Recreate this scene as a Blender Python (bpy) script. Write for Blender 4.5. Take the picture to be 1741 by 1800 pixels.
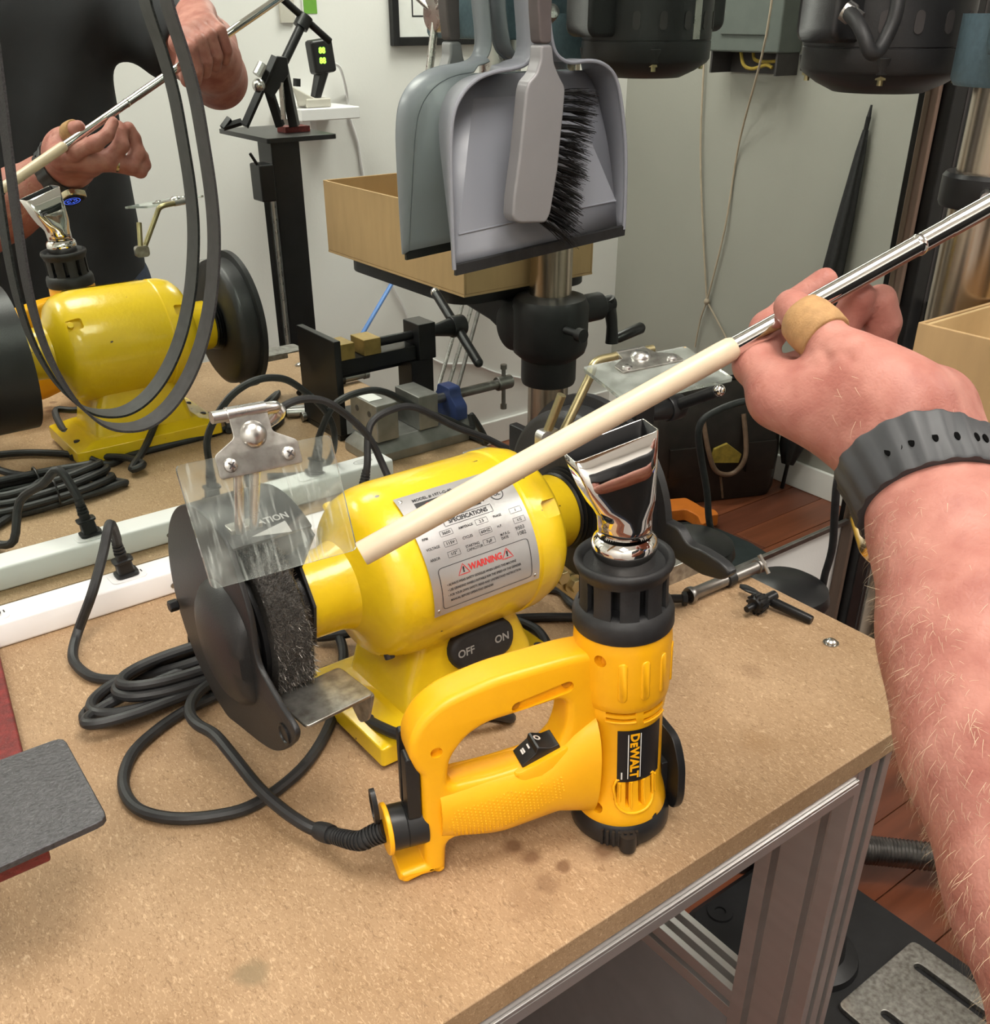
import bpy, bmesh, math, random
import numpy as np
from mathutils import Matrix, Vector
random.seed(7); np.random.seed(7)
for o in list(bpy.data.objects): bpy.data.objects.remove(o)
SC = bpy.context.scene; COL = SC.collection
PI = math.pi
# ------------------------------------------------------------------ camera
YAW, PITCH, FPX, PPX, PPY = math.radians(37.15), math.radians(29.69), 1753.0, 870.0, 1023.0
IMW, IMH = 1741, 1800
TT = 0.90                                   # height of the bench top
CAM = np.array([0.0, -0.942, TT + 0.50])
cy_, sy_, cp_, sp_ = math.cos(YAW), math.sin(YAW), math.cos(PITCH), math.sin(PITCH)
FW = np.array([sy_*cp_, cy_*cp_, -sp_]); RT = np.array([cy_, -sy_, 0.0]); UP = np.cross(RT, FW)
cd = bpy.data.cameras.new('camera'); cam = bpy.data.objects.new('camera', cd); COL.objects.link(cam)
cam.matrix_world = Matrix(((RT[0], UP[0], -FW[0], CAM[0]), (RT[1], UP[1], -FW[1], CAM[1]), (RT[2], UP[2], -FW[2], CAM[2]), (0, 0, 0, 1)))
cd.sensor_fit = 'HORIZONTAL'; cd.sensor_width = 36.0; cd.lens = 36.0*FPX/IMW
cd.shift_x = (IMW/2-PPX)/IMW; cd.shift_y = (PPY-IMH/2)/IMW
cd.clip_start = 0.02; cd.clip_end = 30
SC.camera = cam
# ------------------------------------------------------------------ world, lamps, exposure
w = bpy.data.worlds.new('world'); SC.world = w; w.use_nodes = True
w.node_tree.nodes['Background'].inputs[0].default_value = (0.9, 0.95, 1.0, 1); w.node_tree.nodes['Background'].inputs[1].default_value = 0.02
SC.view_settings.view_transform = 'Standard'; SC.view_settings.look = 'None'
SC.view_settings.exposure = 0.02; SC.view_settings.gamma = 1.0; SC.view_settings.use_curve_mapping = False
LAMPS = [(0.40, -0.80, 14.0), (1.90, -1.35, 18.0), (-0.60, -1.40, 16.0)]   # x, y, watts of the three ceiling troffers
CEIL = 2.45
# ------------------------------------------------------------------ survey helpers (a photo measure on a known plane -> metres)
def ray(px, py): return RT*(px-PPX)/FPX - UP*(py-PPY)/FPX + FW
def pt(px, py, z=None, y=None, x=None, d=None):
    r = ray(px, py)
    t = d if d is not None else (z-CAM[2])/r[2] if z is not None else (y-CAM[1])/r[1] if y is not None else (x-CAM[0])/r[0]
    return CAM + r*t
MIR = np.array([1.0, -1.0, 1.0])
def mpt(px, py, z=None, y=None, x=None):     # the same for something seen in the mirror (mirror plane y = 0); y is the real, negative y
    return pt(px, py, z=z, y=None if y is None else -y, x=x)*MIR
def P(*a): return np.array(a, float)
def nrm(v): v = np.asarray(v, float); return v/np.linalg.norm(v)
# ------------------------------------------------------------------ materials
def mat(name, col, rough=0.5, metal=0.0, var=0.0, scale=30.0, bump=0.0, bscale=None, coat=0.0, detail=4.0, col2=None, stretch=None, spec=0.5, sss=0.0, trans=0.0, ior=1.45, alpha=1.0, emit=None, rvar=0.0):
    m = bpy.data.materials.new(name); m.use_nodes = True
    nt = m.node_tree; b = nt.nodes['Principled BSDF']; N = nt.nodes.new; L = nt.links.new
    b.inputs['Base Color'].default_value = (*col, 1); b.inputs['Roughness'].default_value = rough; b.inputs['Metallic'].default_value = metal
    b.inputs['Specular IOR Level'].default_value = spec; b.inputs['Coat Weight'].default_value = coat; b.inputs['Coat Roughness'].default_value = 0.12
    b.inputs['IOR'].default_value = ior; b.inputs['Transmission Weight'].default_value = trans; b.inputs['Alpha'].default_value = alpha
    if sss: b.inputs['Subsurface Weight'].default_value = sss; b.inputs['Subsurface Radius'].default_value = (0.006, 0.002, 0.0012); b.inputs['Subsurface Scale'].default_value = 1.0
    if emit: b.inputs['Emission Color'].default_value = (*emit[:3], 1); b.inputs['Emission Strength'].default_value = emit[3]
    tc = N('ShaderNodeTexCoord'); mp = N('ShaderNodeMapping'); L(tc.outputs['Object'], mp.inputs[0])
    if stretch: mp.inputs['Scale'].default_value = stretch
    m['_mp'] = mp.name
    if var or col2 or rvar:
        n = N('ShaderNodeTexNoise'); n.inputs['Scale'].default_value = scale; n.inputs['Detail'].default_value = detail; L(mp.outputs[0], n.inputs['Vector'])
        r = N('ShaderNodeValToRGB'); L(n.outputs[0], r.inputs[0])
        c2 = col2 if col2 else tuple(min(1, c*(1+var)) for c in col); c1 = col if col2 else tuple(c*(1-var) for c in col)
        r.color_ramp.elements[0].position = 0.32; r.color_ramp.elements[1].position = 0.68
        r.color_ramp.elements[0].color = (*c1, 1); r.color_ramp.elements[1].color = (*c2, 1)
        if var or col2: L(r.outputs[0], b.inputs['Base Color'])
        if rvar:
            mr = N('ShaderNodeMapRange'); L(n.outputs[0], mr.inputs[0]); mr.inputs[3].default_value = max(0, rough-rvar); mr.inputs[4].default_value = rough+rvar; L(mr.outputs[0], b.inputs['Roughness'])
    if bump:
        n2 = N('ShaderNodeTexNoise'); n2.inputs['Scale'].default_value = bscale or scale; n2.inputs['Detail'].default_value = 3; L(mp.outputs[0], n2.inputs['Vector'])
        bp = N('ShaderNodeBump'); bp.inputs['Strength'].default_value = bump; bp.inputs['Distance'].default_value = 0.002; L(n2.outputs[0], bp.inputs['Height']); L(bp.outputs[0], b.inputs['Normal'])
    return m
def spots(m, lst, softness=0.35, warp=60.0, amp=0.35):
    """stains and painted shade with a shape of their own: lst of (centre, radii, colour, strength) in object metres, laid over the base colour"""
    nt = m.node_tree; N = nt.nodes.new; L = nt.links.new; b = nt.nodes['Principled BSDF']
    src = b.inputs['Base Color'].links[0].from_socket
    tc = N('ShaderNodeTexCoord'); nz = N('ShaderNodeTexNoise'); nz.inputs['Scale'].default_value = warp; nz.inputs['Detail'].default_value = 5; L(tc.outputs['Object'], nz.inputs['Vector'])
    for c, rad, colr, s in lst:
        mp = N('ShaderNodeMapping'); mp.vector_type = 'TEXTURE'; mp.inputs['Location'].default_value = c; mp.inputs['Scale'].default_value = rad; L(tc.outputs['Object'], mp.inputs[0])
        ln = N('ShaderNodeVectorMath'); ln.operation = 'LENGTH'; L(mp.outputs[0], ln.inputs[0])
        ad = N('ShaderNodeMath'); ad.operation = 'MULTIPLY_ADD'; L(nz.outputs[0], ad.inputs[0]); ad.inputs[1].default_value = -amp*4; L(ln.outputs['Value'], ad.inputs[2])
        mr = N('ShaderNodeMapRange'); L(ad.outputs[0], mr.inputs[0]); mr.inputs[1].default_value = 1.0-amp*2; mr.inputs[2].default_value = 1.0-amp*2-softness*1.6; mr.inputs[3].default_value = 0; mr.inputs[4].default_value = s
        mx = N('ShaderNodeMix'); mx.data_type = 'RGBA'; L(mr.outputs[0], mx.inputs[0]); L(src, mx.inputs[6]); mx.inputs[7].default_value = (*colr, 1); src = mx.outputs[2]
    L(src, b.inputs['Base Color'])
def chips(m, colr, scale, lo, hi):
    """small worn chips where a fine noise peaks"""
    nt = m.node_tree; N = nt.nodes.new; L = nt.links.new; b = nt.nodes['Principled BSDF']
    tc = N('ShaderNodeTexCoord'); n = N('ShaderNodeTexNoise'); n.inputs['Scale'].default_value = scale; n.inputs['Detail'].default_value = 3; L(tc.outputs['Object'], n.inputs['Vector'])
    mr = N('ShaderNodeMapRange'); L(n.outputs[0], mr.inputs[0]); mr.inputs[1].default_value = lo; mr.inputs[2].default_value = hi
    mx = N('ShaderNodeMix'); mx.data_type = 'RGBA'; L(mr.outputs[0], mx.inputs[0])
    if b.inputs['Base Color'].links: L(b.inputs['Base Color'].links[0].from_socket, mx.inputs[6])
    else: mx.inputs[6].default_value = b.inputs['Base Color'].default_value
    mx.inputs[7].default_value = (*colr, 1); L(mx.outputs[2], b.inputs['Base Color'])
M = {}
M['mirror'] = mat('mirror_silver', (0.80, 0.86, 0.82), 0.0, 1.0)
M['white_wall'] = mat('white_wall_paint', (0.80, 0.79, 0.77), 0.75, var=0.02, scale=3, bump=0.15, bscale=160)
M['grey_wall'] = mat('grey_wall_surface', (0.33, 0.325, 0.29), 0.8, var=0.05, scale=1.6, bump=0.15, bscale=160)  # one grey base tone over the whole right wall
M['ceiling'] = mat('ceiling_paint', (0.82, 0.82, 0.80), 0.9, var=0.02, scale=3)
M['subfloor'] = mat('subfloor', (0.03, 0.02, 0.015), 0.8, var=0.1)
PLANKS = [mat('cherry_plank_%d' % i, c, 0.32, 0, scale=9, detail=6, col2=tuple(q*1.7 for q in c), stretch=(0.25, 3.0, 1.0), bump=0.05, bscale=40) for i, c in enumerate([(0.135, 0.042, 0.020), (0.17, 0.058, 0.027), (0.10, 0.032, 0.018)])]
def mdf():
    m = bpy.data.materials.new('mdf_board'); m.use_nodes = True; nt = m.node_tree; b = nt.nodes['Principled BSDF']; N = nt.nodes.new; L = nt.links.new
    tc = N('ShaderNodeTexCoord')
    big = N('ShaderNodeTexNoise'); big.inputs['Scale'].default_value = 14; big.inputs['Detail'].default_value = 6; L(tc.outputs['Object'], big.inputs['Vector'])
    r0 = N('ShaderNodeValToRGB'); L(big.outputs[0], r0.inputs[0])
    r0.color_ramp.elements[0].position = 0.3; r0.color_ramp.elements[0].color = (0.325, 0.205, 0.110, 1); r0.color_ramp.elements[1].position = 0.7; r0.color_ramp.elements[1].color = (0.405, 0.268, 0.155, 1)
    src = r0.outputs[0]
    # short pale and dark fibres: strongly distorted noise seen at two scales
    for sc, lo, hi, colr, k in ((520, 0.54, 0.70, (0.62, 0.44, 0.27), 0.62), (430, 0.54, 0.72, (0.20, 0.115, 0.055), 0.62), (260, 0.62, 0.73, (0.14, 0.08, 0.04), 0.4), (190, 0.66, 0.74, (0.70, 0.52, 0.34), 0.45)):
        mp = N('ShaderNodeMapping'); mp.inputs['Location'].default_value = (sc*0.013, sc*0.007, 0); mp.inputs['Rotation'].default_value = (0, 0, sc*0.01); mp.inputs['Scale'].default_value = (1, 0.45, 1); L(tc.outputs['Object'], mp.inputs[0])
        n = N('ShaderNodeTexNoise'); n.inputs['Scale'].default_value = sc; n.inputs['Detail'].default_value = 2; n.inputs['Distortion'].default_value = 1.6; L(mp.outputs[0], n.inputs['Vector'])
        mr = N('ShaderNodeMapRange'); L(n.outputs[0], mr.inputs[0]); mr.inputs[1].default_value = lo; mr.inputs[2].default_value = hi; mr.inputs[4].default_value = k
        mx = N('ShaderNodeMix'); mx.data_type = 'RGBA'; L(mr.outputs[0], mx.inputs[0]); L(src, mx.inputs[6]); mx.inputs[7].default_value = (*colr, 1); src = mx.outputs[2]
    L(src, b.inputs['Base Color']); b.inputs['Roughness'].default_value = 0.55; b.inputs['Specular IOR Level'].default_value = 0.35
    bp = N('ShaderNodeBump'); bp.inputs['Strength'].default_value = 0.12; bp.inputs['Distance'].default_value = 0.001; L(n.outputs[0], bp.inputs['Height']); L(bp.outputs[0], b.inputs['Normal'])
    return m
M['mdf'] = mdf()
def stain_shade(px, py, r, c=(0.17, 0.09, 0.045), s=0.85, e=1.0): q = pt(px, py, z=TT); return (tuple(q), (r, r*e, 0.05), c, s)
spots(M['mdf'], [stain_shade(905, 1486, .009), stain_shade(936, 1505, .010), stain_shade(1062, 1497, .013), stain_shade(962, 1550, .011, s=.5), stain_shade(992, 1524, .007), stain_shade(930, 1590, .02, s=.25),
    stain_shade(445, 1714, .013, c=(0.20, 0.15, 0.085), s=.7, e=1.2), stain_shade(1335, 1306, .017, c=(0.25, 0.14, 0.06), s=.4), stain_shade(1320, 1180, .015, s=.3), stain_shade(185, 1310, .05, s=.18), stain_shade(450, 1240, .035, s=.25), stain_shade(320, 1310, .03, s=.2)])  # the last spot paints the cord bundle's shadow into the board
M['mdf_edge'] = mat('mdf_cut_edge', (0.40, 0.27, 0.15), 0.6, var=0.12, scale=240, bump=0.1)
M['alu'] = mat('anodised_aluminium', (0.62, 0.60, 0.585), 0.38, 0.85, var=0.04, scale=8, stretch=(1, 1, 8))
M['groove'] = mat('groove_dark', (0.05, 0.045, 0.045), 0.6, 0.3, var=0.1)
M['panel_grey'] = mat('grey_side_panel', (0.17, 0.16, 0.16), 0.5, var=0.06)
M['white_pl'] = mat('white_plastic', (0.82, 0.81, 0.82), 0.4, var=0.015, scale=20)
M['black_pl'] = mat('black_plastic', (0.012, 0.012, 0.013), 0.38, var=0.15, scale=40)
M['black_rub'] = mat('black_rubber', (0.016, 0.016, 0.017), 0.55, var=0.25, scale=90, bump=0.08, bscale=500)
M['cord'] = mat('black_cord', (0.018, 0.018, 0.019), 0.5, var=0.3, scale=70, bump=0.05, bscale=400)
M['black_paint'] = mat('black_crinkle_paint', (0.017, 0.017, 0.018), 0.42, var=0.12, scale=30, bump=0.12, bscale=900)
M['black_metal'] = mat('blackened_steel', (0.012, 0.012, 0.013), 0.36, 0.2, var=0.2, scale=30)
M['yel_enamel'] = mat('yellow_enamel', (0.74, 0.50, 0.012), 0.27, var=0.03, scale=25, bump=0.16, bscale=140, coat=0.25)
chips(M['yel_enamel'], (0.05, 0.03, 0.015), 85, 0.735, 0.755)
M['yel_pl'] = mat('yellow_plastic', (0.90, 0.43, 0.006), 0.36, var=0.012, scale=30, bump=0.03, bscale=900)
M['yel_dark'] = mat('yellow_recess_shade', (0.55, 0.22, 0.004), 0.5, var=0.03)  # yellow plastic darkened, the shade of a recess put into its colour
M['chrome'] = mat('polished_chrome', (0.80, 0.77, 0.74), 0.045, 1.0, rvar=0.02, scale=30)
M['steel'] = mat('bright_steel', (0.56, 0.55, 0.53), 0.28, 1.0, var=0.08, scale=40, rvar=0.08)
M['steel_dk'] = mat('dull_steel', (0.30, 0.29, 0.28), 0.36, 1.0, var=0.18, scale=50, rvar=0.08)
M['galv'] = mat('worn_galvanised_steel', (0.50, 0.49, 0.46), 0.34, 0.9, col2=(0.24, 0.225, 0.20), scale=120, rvar=0.1, bump=0.08, detail=8)
M['zinc'] = mat('yellow_zinc', (0.36, 0.31, 0.17), 0.36, 0.9, var=0.15, scale=60)
M['brass'] = mat('dull_brass', (0.36, 0.25, 0.08), 0.4, 0.7, var=0.2, scale=60)
M['nameplate'] = mat('brushed_nameplate', (0.60, 0.59, 0.59), 0.33, 0.75, var=0.05, scale=30, stretch=(1, 1, 1))
M['ink'] = mat('black_ink', (0.02, 0.02, 0.022), 0.5, var=0.1)
M['red_ink'] = mat('red_ink', (0.55, 0.03, 0.03), 0.5, var=0.1)
M['white_ink'] = mat('white_ink', (0.8, 0.8, 0.78), 0.5, var=0.03)
M['grey_ink'] = mat('grey_ink', (0.30, 0.30, 0.29), 0.5, var=0.1)
M['cardboard'] = mat('kraft_cardboard', (0.47, 0.31, 0.15), 0.7, var=0.05, scale=60, stretch=(1, 1, 0.2), bump=0.03, bscale=400)
M['card_in'] = mat('kraft_cardboard_inside', (0.56, 0.40, 0.20), 0.7, var=0.03, scale=60)
M['pan'] = mat('grey_plastic', (0.24, 0.25, 0.285), 0.33, var=0.02, scale=14)
M['brush_gr'] = mat('grey_brush_plastic', (0.23, 0.225, 0.235), 0.38, 0.15, var=0.03, scale=20)
M['grip_br'] = mat('brown_grey_grip', (0.085, 0.07, 0.07), 0.6, var=0.08, scale=60)
M['bristle'] = mat('black_bristle', (0.008, 0.008, 0.009), 0.5, var=0.3, scale=100)
M['wire'] = mat('wire_bristle', (0.24, 0.22, 0.20), 0.45, 0.8, var=0.5, scale=300)
M['wire_core'] = mat('wire_core', (0.06, 0.055, 0.05), 0.6, 0.4, var=0.4, scale=900, bump=0.6, bscale=900)
M['belt'] = mat('abrasive_belt', (0.020, 0.019, 0.020), 0.85, var=0.5, scale=600, bump=0.5, bscale=700)
M['belt_in'] = mat('abrasive_belt_backing', (0.035, 0.033, 0.033), 0.6, var=0.2, scale=100)
M['red_paint'] = mat('red_paint', (0.16, 0.018, 0.016), 0.5, var=0.35, scale=150, bump=0.35, bscale=500)
M['plate_gr'] = mat('grey_cast_plate', (0.055, 0.052, 0.056), 0.4, 0.3, var=0.3, scale=420, bump=0.25, bscale=500)
M['cream'] = mat('cream_sleeve', (0.58, 0.47, 0.34), 0.36, var=0.06, scale=40, bump=0.05, bscale=90)
M['blue_grey'] = mat('blue_grey_cast_paint', (0.085, 0.135, 0.165), 0.5, var=0.1, scale=160, bump=0.2, bscale=300)
M['col_steel'] = mat('oiled_column_steel', (0.48, 0.40, 0.32), 0.24, 1.0, var=0.12, scale=26, stretch=(1, 1, 0.12), rvar=0.08)
M['cast_blk'] = mat('black_casting', (0.013, 0.013, 0.014), 0.45, var=0.2, scale=40, bump=0.08, bscale=200)
M['box_grey'] = mat('panel_box_grey', (0.10, 0.115, 0.105), 0.55, var=0.05)
M['string'] = mat('tan_string', (0.40, 0.33, 0.25), 0.8, var=0.1)
M['leather'] = mat('dark_brown_leather', (0.014, 0.010, 0.008), 0.42, var=0.4, scale=24, bump=0.2, bscale=120)
M['strap'] = mat('tan_strap', (0.16, 0.10, 0.065), 0.5, var=0.2, scale=60)
M['orange'] = mat('orange_plastic', (0.62, 0.17, 0.02), 0.45, var=0.06)
M['teal_dk'] = mat('dark_teal_steel', (0.028, 0.038, 0.040), 0.5, 0.2, var=0.2)
M['ochre'] = mat('ochre_cloth', (0.30, 0.21, 0.03), 0.8, var=0.2, scale=60)
M['blue_cast'] = mat('blue_cast_paint', (0.03, 0.05, 0.16), 0.4, var=0.1)
M['vise_gr'] = mat('grey_ground_iron', (0.30, 0.295, 0.28), 0.4, 0.75, var=0.15, scale=50)
M['shirt'] = mat('charcoal_cotton', (0.022, 0.023, 0.026), 0.85, var=0.12, scale=14, bump=0.1, bscale=900)
M['denim'] = mat('dark_denim', (0.03, 0.04, 0.07), 0.85, var=0.2, scale=300)
M['hair'] = mat('grey_hair', (0.28, 0.25, 0.22), 0.6, var=0.3, scale=300, bump=0.5, bscale=500)
M['eye'] = mat('eye_white', (0.7, 0.68, 0.65), 0.2, var=0.03); M['iris'] = mat('iris', (0.08, 0.11, 0.14), 0.2, var=0.2)
M['arm_hair'] = mat('fair_arm_hair', (0.62, 0.50, 0.34), 0.5, var=0.2)
M['bandage'] = mat('fabric_bandage', (0.36, 0.205, 0.085), 0.75, var=0.12, scale=220, bump=0.25, bscale=900)
M['watch_rub'] = mat('watch_strap_rubber', (0.036, 0.038, 0.041), 0.5, var=0.12, scale=60)
M['hole'] = mat('hole_black', (0.002, 0.002, 0.002), 0.9, var=0.1, spec=0.05)
M['gold'] = mat('white_gold', (0.60, 0.52, 0.36), 0.22, 1.0, var=0.05)
M['screen'] = mat('watch_screen', (0.005, 0.006, 0.02), 0.1, emit=(0.08, 0.16, 0.9, 1.2), var=0.1)
M['led'] = mat('green_led', (0.1, 0.4, 0.03), 0.3, emit=(0.35, 1.0, 0.06, 3.0), var=0.1)
M['diffuser'] = mat('lamp_diffuser', (0.9, 0.9, 0.88), 0.5, emit=(1.0, 0.95, 0.87, 6.0), var=0.01)
M['green_card'] = mat('green_print', (0.16, 0.38, 0.05), 0.6, var=0.08); M['paper'] = mat('white_paper', (0.78, 0.78, 0.76), 0.7, var=0.03)
M['beige_pl'] = mat('beige_plastic', (0.55, 0.52, 0.46), 0.5, var=0.04); M['blue_shaft'] = mat('blue_shaft_paint', (0.12, 0.26, 0.62), 0.3, var=0.05)
M['wood_trim'] = mat('brown_wood_trim', (0.17, 0.115, 0.085), 0.5, var=0.25, scale=30, stretch=(1, 1, 0.1))
M['blue_item'] = mat('pale_blue_bag', (0.35, 0.60, 0.75), 0.5, var=0.3, scale=25)
def glassy(name, tint, haze, streak=1):
    m = mat(name, tint, 0.03, trans=1.0, ior=1.49); nt = m.node_tree; N = nt.nodes.new; L = nt.links.new; b = nt.nodes['Principled BSDF']
    tc = N('ShaderNodeTexCoord'); n = N('ShaderNodeTexNoise'); n.inputs['Scale'].default_value = 55; n.inputs['Detail'].default_value = 8; L(tc.outputs['Object'], n.inputs['Vector'])
    mp = N('ShaderNodeMapping'); mp.inputs['Scale'].default_value = (520, 40, 40); mp.inputs['Rotation'].default_value = (0, 0.25, 0); L(tc.outputs['Object'], mp.inputs[0])
    n2 = N('ShaderNodeTexNoise'); n2.inputs['Scale'].default_value = 1.0; n2.inputs['Detail'].default_value = 2; L(mp.outputs[0], n2.inputs['Vector'])
    mr = N('ShaderNodeMapRange'); L(n.outputs[0], mr.inputs[0]); mr.inputs[1].default_value = 0.42; mr.inputs[2].default_value = 0.75; mr.inputs[3].default_value = haze*0.35; mr.inputs[4].default_value = haze*1.6
    mr2 = N('ShaderNodeMapRange'); L(n2.outputs[0], mr2.inputs[0]); mr2.inputs[1].default_value = 0.56; mr2.inputs[2].default_value = 0.75; mr2.inputs[4].default_value = haze*2.2*streak
    ad = N('ShaderNodeMath'); ad.operation = 'ADD'; ad.use_clamp = True; L(mr.outputs[0], ad.inputs[0]); L(mr2.outputs[0], ad.inputs[1])
    d = N('ShaderNodeBsdfDiffuse'); d.inputs[0].default_value = (0.62, 0.66, 0.62, 1); mx = N('ShaderNodeMixShader')
    L(ad.outputs[0], mx.inputs[0]); L(b.outputs[0], mx.inputs[1]); L(d.outputs[0], mx.inputs[2]); L(mx.outputs[0], nt.nodes['Material Output'].inputs['Surface'])
    return m
M['shield'] = glassy('scratched_clear_plastic', (0.95, 0.98, 0.95), 0.12); M['shield_r'] = glassy('dusty_clear_plastic', (0.90, 0.96, 0.92), 0.22, 0)
def skin():
    m = mat('skin', (0.30, 0.108, 0.085), 0.50, sss=0.08, spec=0.35, scale=52, col2=(0.43, 0.195, 0.155), detail=7); nt = m.node_tree; N = nt.nodes.new; L = nt.links.new; b = nt.nodes['Principled BSDF']
    tc = N('ShaderNodeTexCoord')
    v = N('ShaderNodeTexVoronoi'); v.inputs['Scale'].default_value = 420; v.feature = 'DISTANCE_TO_EDGE'; L(tc.outputs['Object'], v.inputs['Vector'])
    n = N('ShaderNodeTexNoise'); n.inputs['Scale'].default_value = 160; n.inputs['Detail'].default_value = 6; n.inputs['Distortion'].default_value = 1.0; L(tc.outputs['Object'], n.inputs['Vector'])
    ad = N('ShaderNodeMath'); ad.operation = 'MULTIPLY_ADD'; L(v.outputs['Distance'], ad.inputs[0]); ad.inputs[1].default_value = 0.6; L(n.outputs[0], ad.inputs[2])
    bp = N('ShaderNodeBump'); bp.inputs['Strength'].default_value = 0.24; bp.inputs['Distance'].default_value = 0.0016; L(ad.outputs[0], bp.inputs['Height']); L(bp.outputs[0], b.inputs['Normal'])
    return m
M['skin'] = skin(); chips(M['skin'], (0.30, 0.11, 0.075), 70, 0.69, 0.80)
# ------------------------------------------------------------------ mesh helpers
class G:
    """collects vertices and faces of ONE object"""
    def __init__(s): s.v = []; s.f = []; s.mi = []; s.cur = 0
    def add(s, vs, fs):
        o = len(s.v); s.v += [tuple(float(c) for c in q) for q in vs]; s.f += [tuple(i+o for i in f) for f in fs]; s.mi += [s.cur]*len(fs); return s
    def box(s, c, size, ax=None):
        c = np.array(c, float); h = np.array(size, float)/2; A = np.eye(3) if ax is None else np.array(ax, float)
        vs = [c + A.T@(h*np.array(k)) for k in ((-1,-1,-1),(1,-1,-1),(1,1,-1),(-1,1,-1),(-1,-1,1),(1,-1,1),(1,1,1),(-1,1,1))]
        return s.add(vs, [(0,3,2,1),(4,5,6,7),(0,1,5,4),(1,2,6,5),(2,3,7,6),(3,0,4,7)])
    def bb(s, a, b): a = np.array(a, float); b = np.array(b, float); return s.box((a+b)/2, np.abs(b-a))
    def loft(s, rings, closed=False, caps=True, wrap=True):
        n = len(rings[0]); o = len(s.v); s.v += [tuple(float(c) for c in q) for r in rings for q in r]; m = len(rings); fs = []
        for i in range(m if closed else m-1):
            for j in range(n if wrap else n-1):
                a = i*n+j; b = i*n+(j+1) % n; c = ((i+1) % m)*n+(j+1) % n; d = ((i+1) % m)*n+j; fs.append((o+a, o+b, o+c, o+d))
        if caps and not closed: fs += [tuple(o+i for i in range(n))[::-1], tuple(o+(m-1)*n+i for i in range(n))]
        s.f += fs; s.mi += [s.cur]*len(fs); return s
    def tube(s, path, r, n=10, closed=False, smooth=0, caps=True):
        p = [np.array(q, float) for q in path]
        if smooth: p = spline(p, smooth, closed)
        m = len(p); rr = [r]*m if np.isscalar(r) else list(np.interp(np.linspace(0, 1, m), np.linspace(0, 1, len(r)), r))
        T = [nrm(p[(i+1) % m]-p[i-1]) if closed else nrm(p[min(i+1, m-1)]-p[max(i-1, 0)]) for i in range(m)]
        u = np.cross(T[0], (0, 0, 1)); u = np.cross(T[0], (1, 0, 0)) if np.linalg.norm(u) < 1e-3 else u; u = nrm(u); rings = []
        for i in range(m):
            u = nrm(u - T[i]*(u@T[i])); v = np.cross(T[i], u)
            rings.append([p[i] + rr[i]*(u*math.cos(a)+v*math.sin(a)) for a in (2*PI*k/n for k in range(n))])
        return s.loft(rings, closed, caps)
    def cyl(s, a, b, r, r2=None, n=20): return s.tube([a, b], [r, r if r2 is None else r2], n)
    def lathe(s, prof, o=(0, 0, 0), ax=(0, 0, 1), n=32, caps=True, a0=0, a1=2*PI):
        """prof: (radius, height along ax)"""
        o = np.array(o, float); ax = nrm(ax); u = np.cross(ax, (0, 1, 0)); u = np.cross(ax, (1, 0, 0)) if np.linalg.norm(u) < 1e-3 else u; u = nrm(u); v = np.cross(ax, u)
        full = abs(a1-a0-2*PI) < 1e-6; k = n if full else n+1
        rings = [[o + ax*t + max(r, 1e-5)*(u*math.cos(a)+v*math.sin(a)) for a in (a0+(a1-a0)*j/n for j in range(k))] for r, t in prof]
        return s.loft(rings, False, caps and full, full)
    def prism(s, poly, o, u, v, d, t0=0.0):
        """extrude a 2D polygon from plane offset t0 to d along u x v"""
        o = np.array(o, float); u = np.array(u, float); v = np.array(v, float); w = np.cross(u, v)
        return s.loft([[o+u*a+v*b+w*t0 for a, b in poly], [o+u*a+v*b+w*d for a, b in poly]])
    def ball(s, c, r, n=14, sc=(1, 1, 1)):
        c = np.array(c, float); rings = []
        for i in range(1, n): th = PI*i/n; rings.append([c + r*np.array(sc)*np.array((math.sin(th)*math.cos(a), math.sin(th)*math.sin(a), -math.cos(th))) for a in (2*PI*k/n for k in range(n))])
        return s.loft(rings)
def spline(p, k, closed=False):
    out = []; m = len(p)
    for i in range(m if closed else m-1):
        a, b, c, d = (p[(i-1) % m], p[i], p[(i+1) % m], p[(i+2) % m]) if closed else (p[max(i-1, 0)], p[i], p[i+1], p[min(i+2, m-1)])
        for j in range(k):
            t = j/k; out.append(0.5*((2*b)+(c-a)*t+(2*a-5*b+4*c-d)*t*t+(3*b-a-3*c+d)*t**3))
    if not closed: out.append(p[-1])
    return out
def circ(r, n=20, cx=0, cy=0, a0=0): return [(cx+r*math.cos(a0+2*PI*k/n), cy+r*math.sin(a0+2*PI*k/n)) for k in range(n)]
def rrect(w, h, r, n=4, cx=0, cy=0):
    out = []
    for sx, sy, a in ((1, 1, 0), (-1, 1, PI/2), (-1, -1, PI), (1, -1, 1.5*PI)):
        for k in range(n+1): t = a+PI/2*k/n; out.append((cx+sx*(w/2-r)+r*math.cos(t), cy+sy*(h/2-r)+r*math.sin(t)))
    return out
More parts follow.
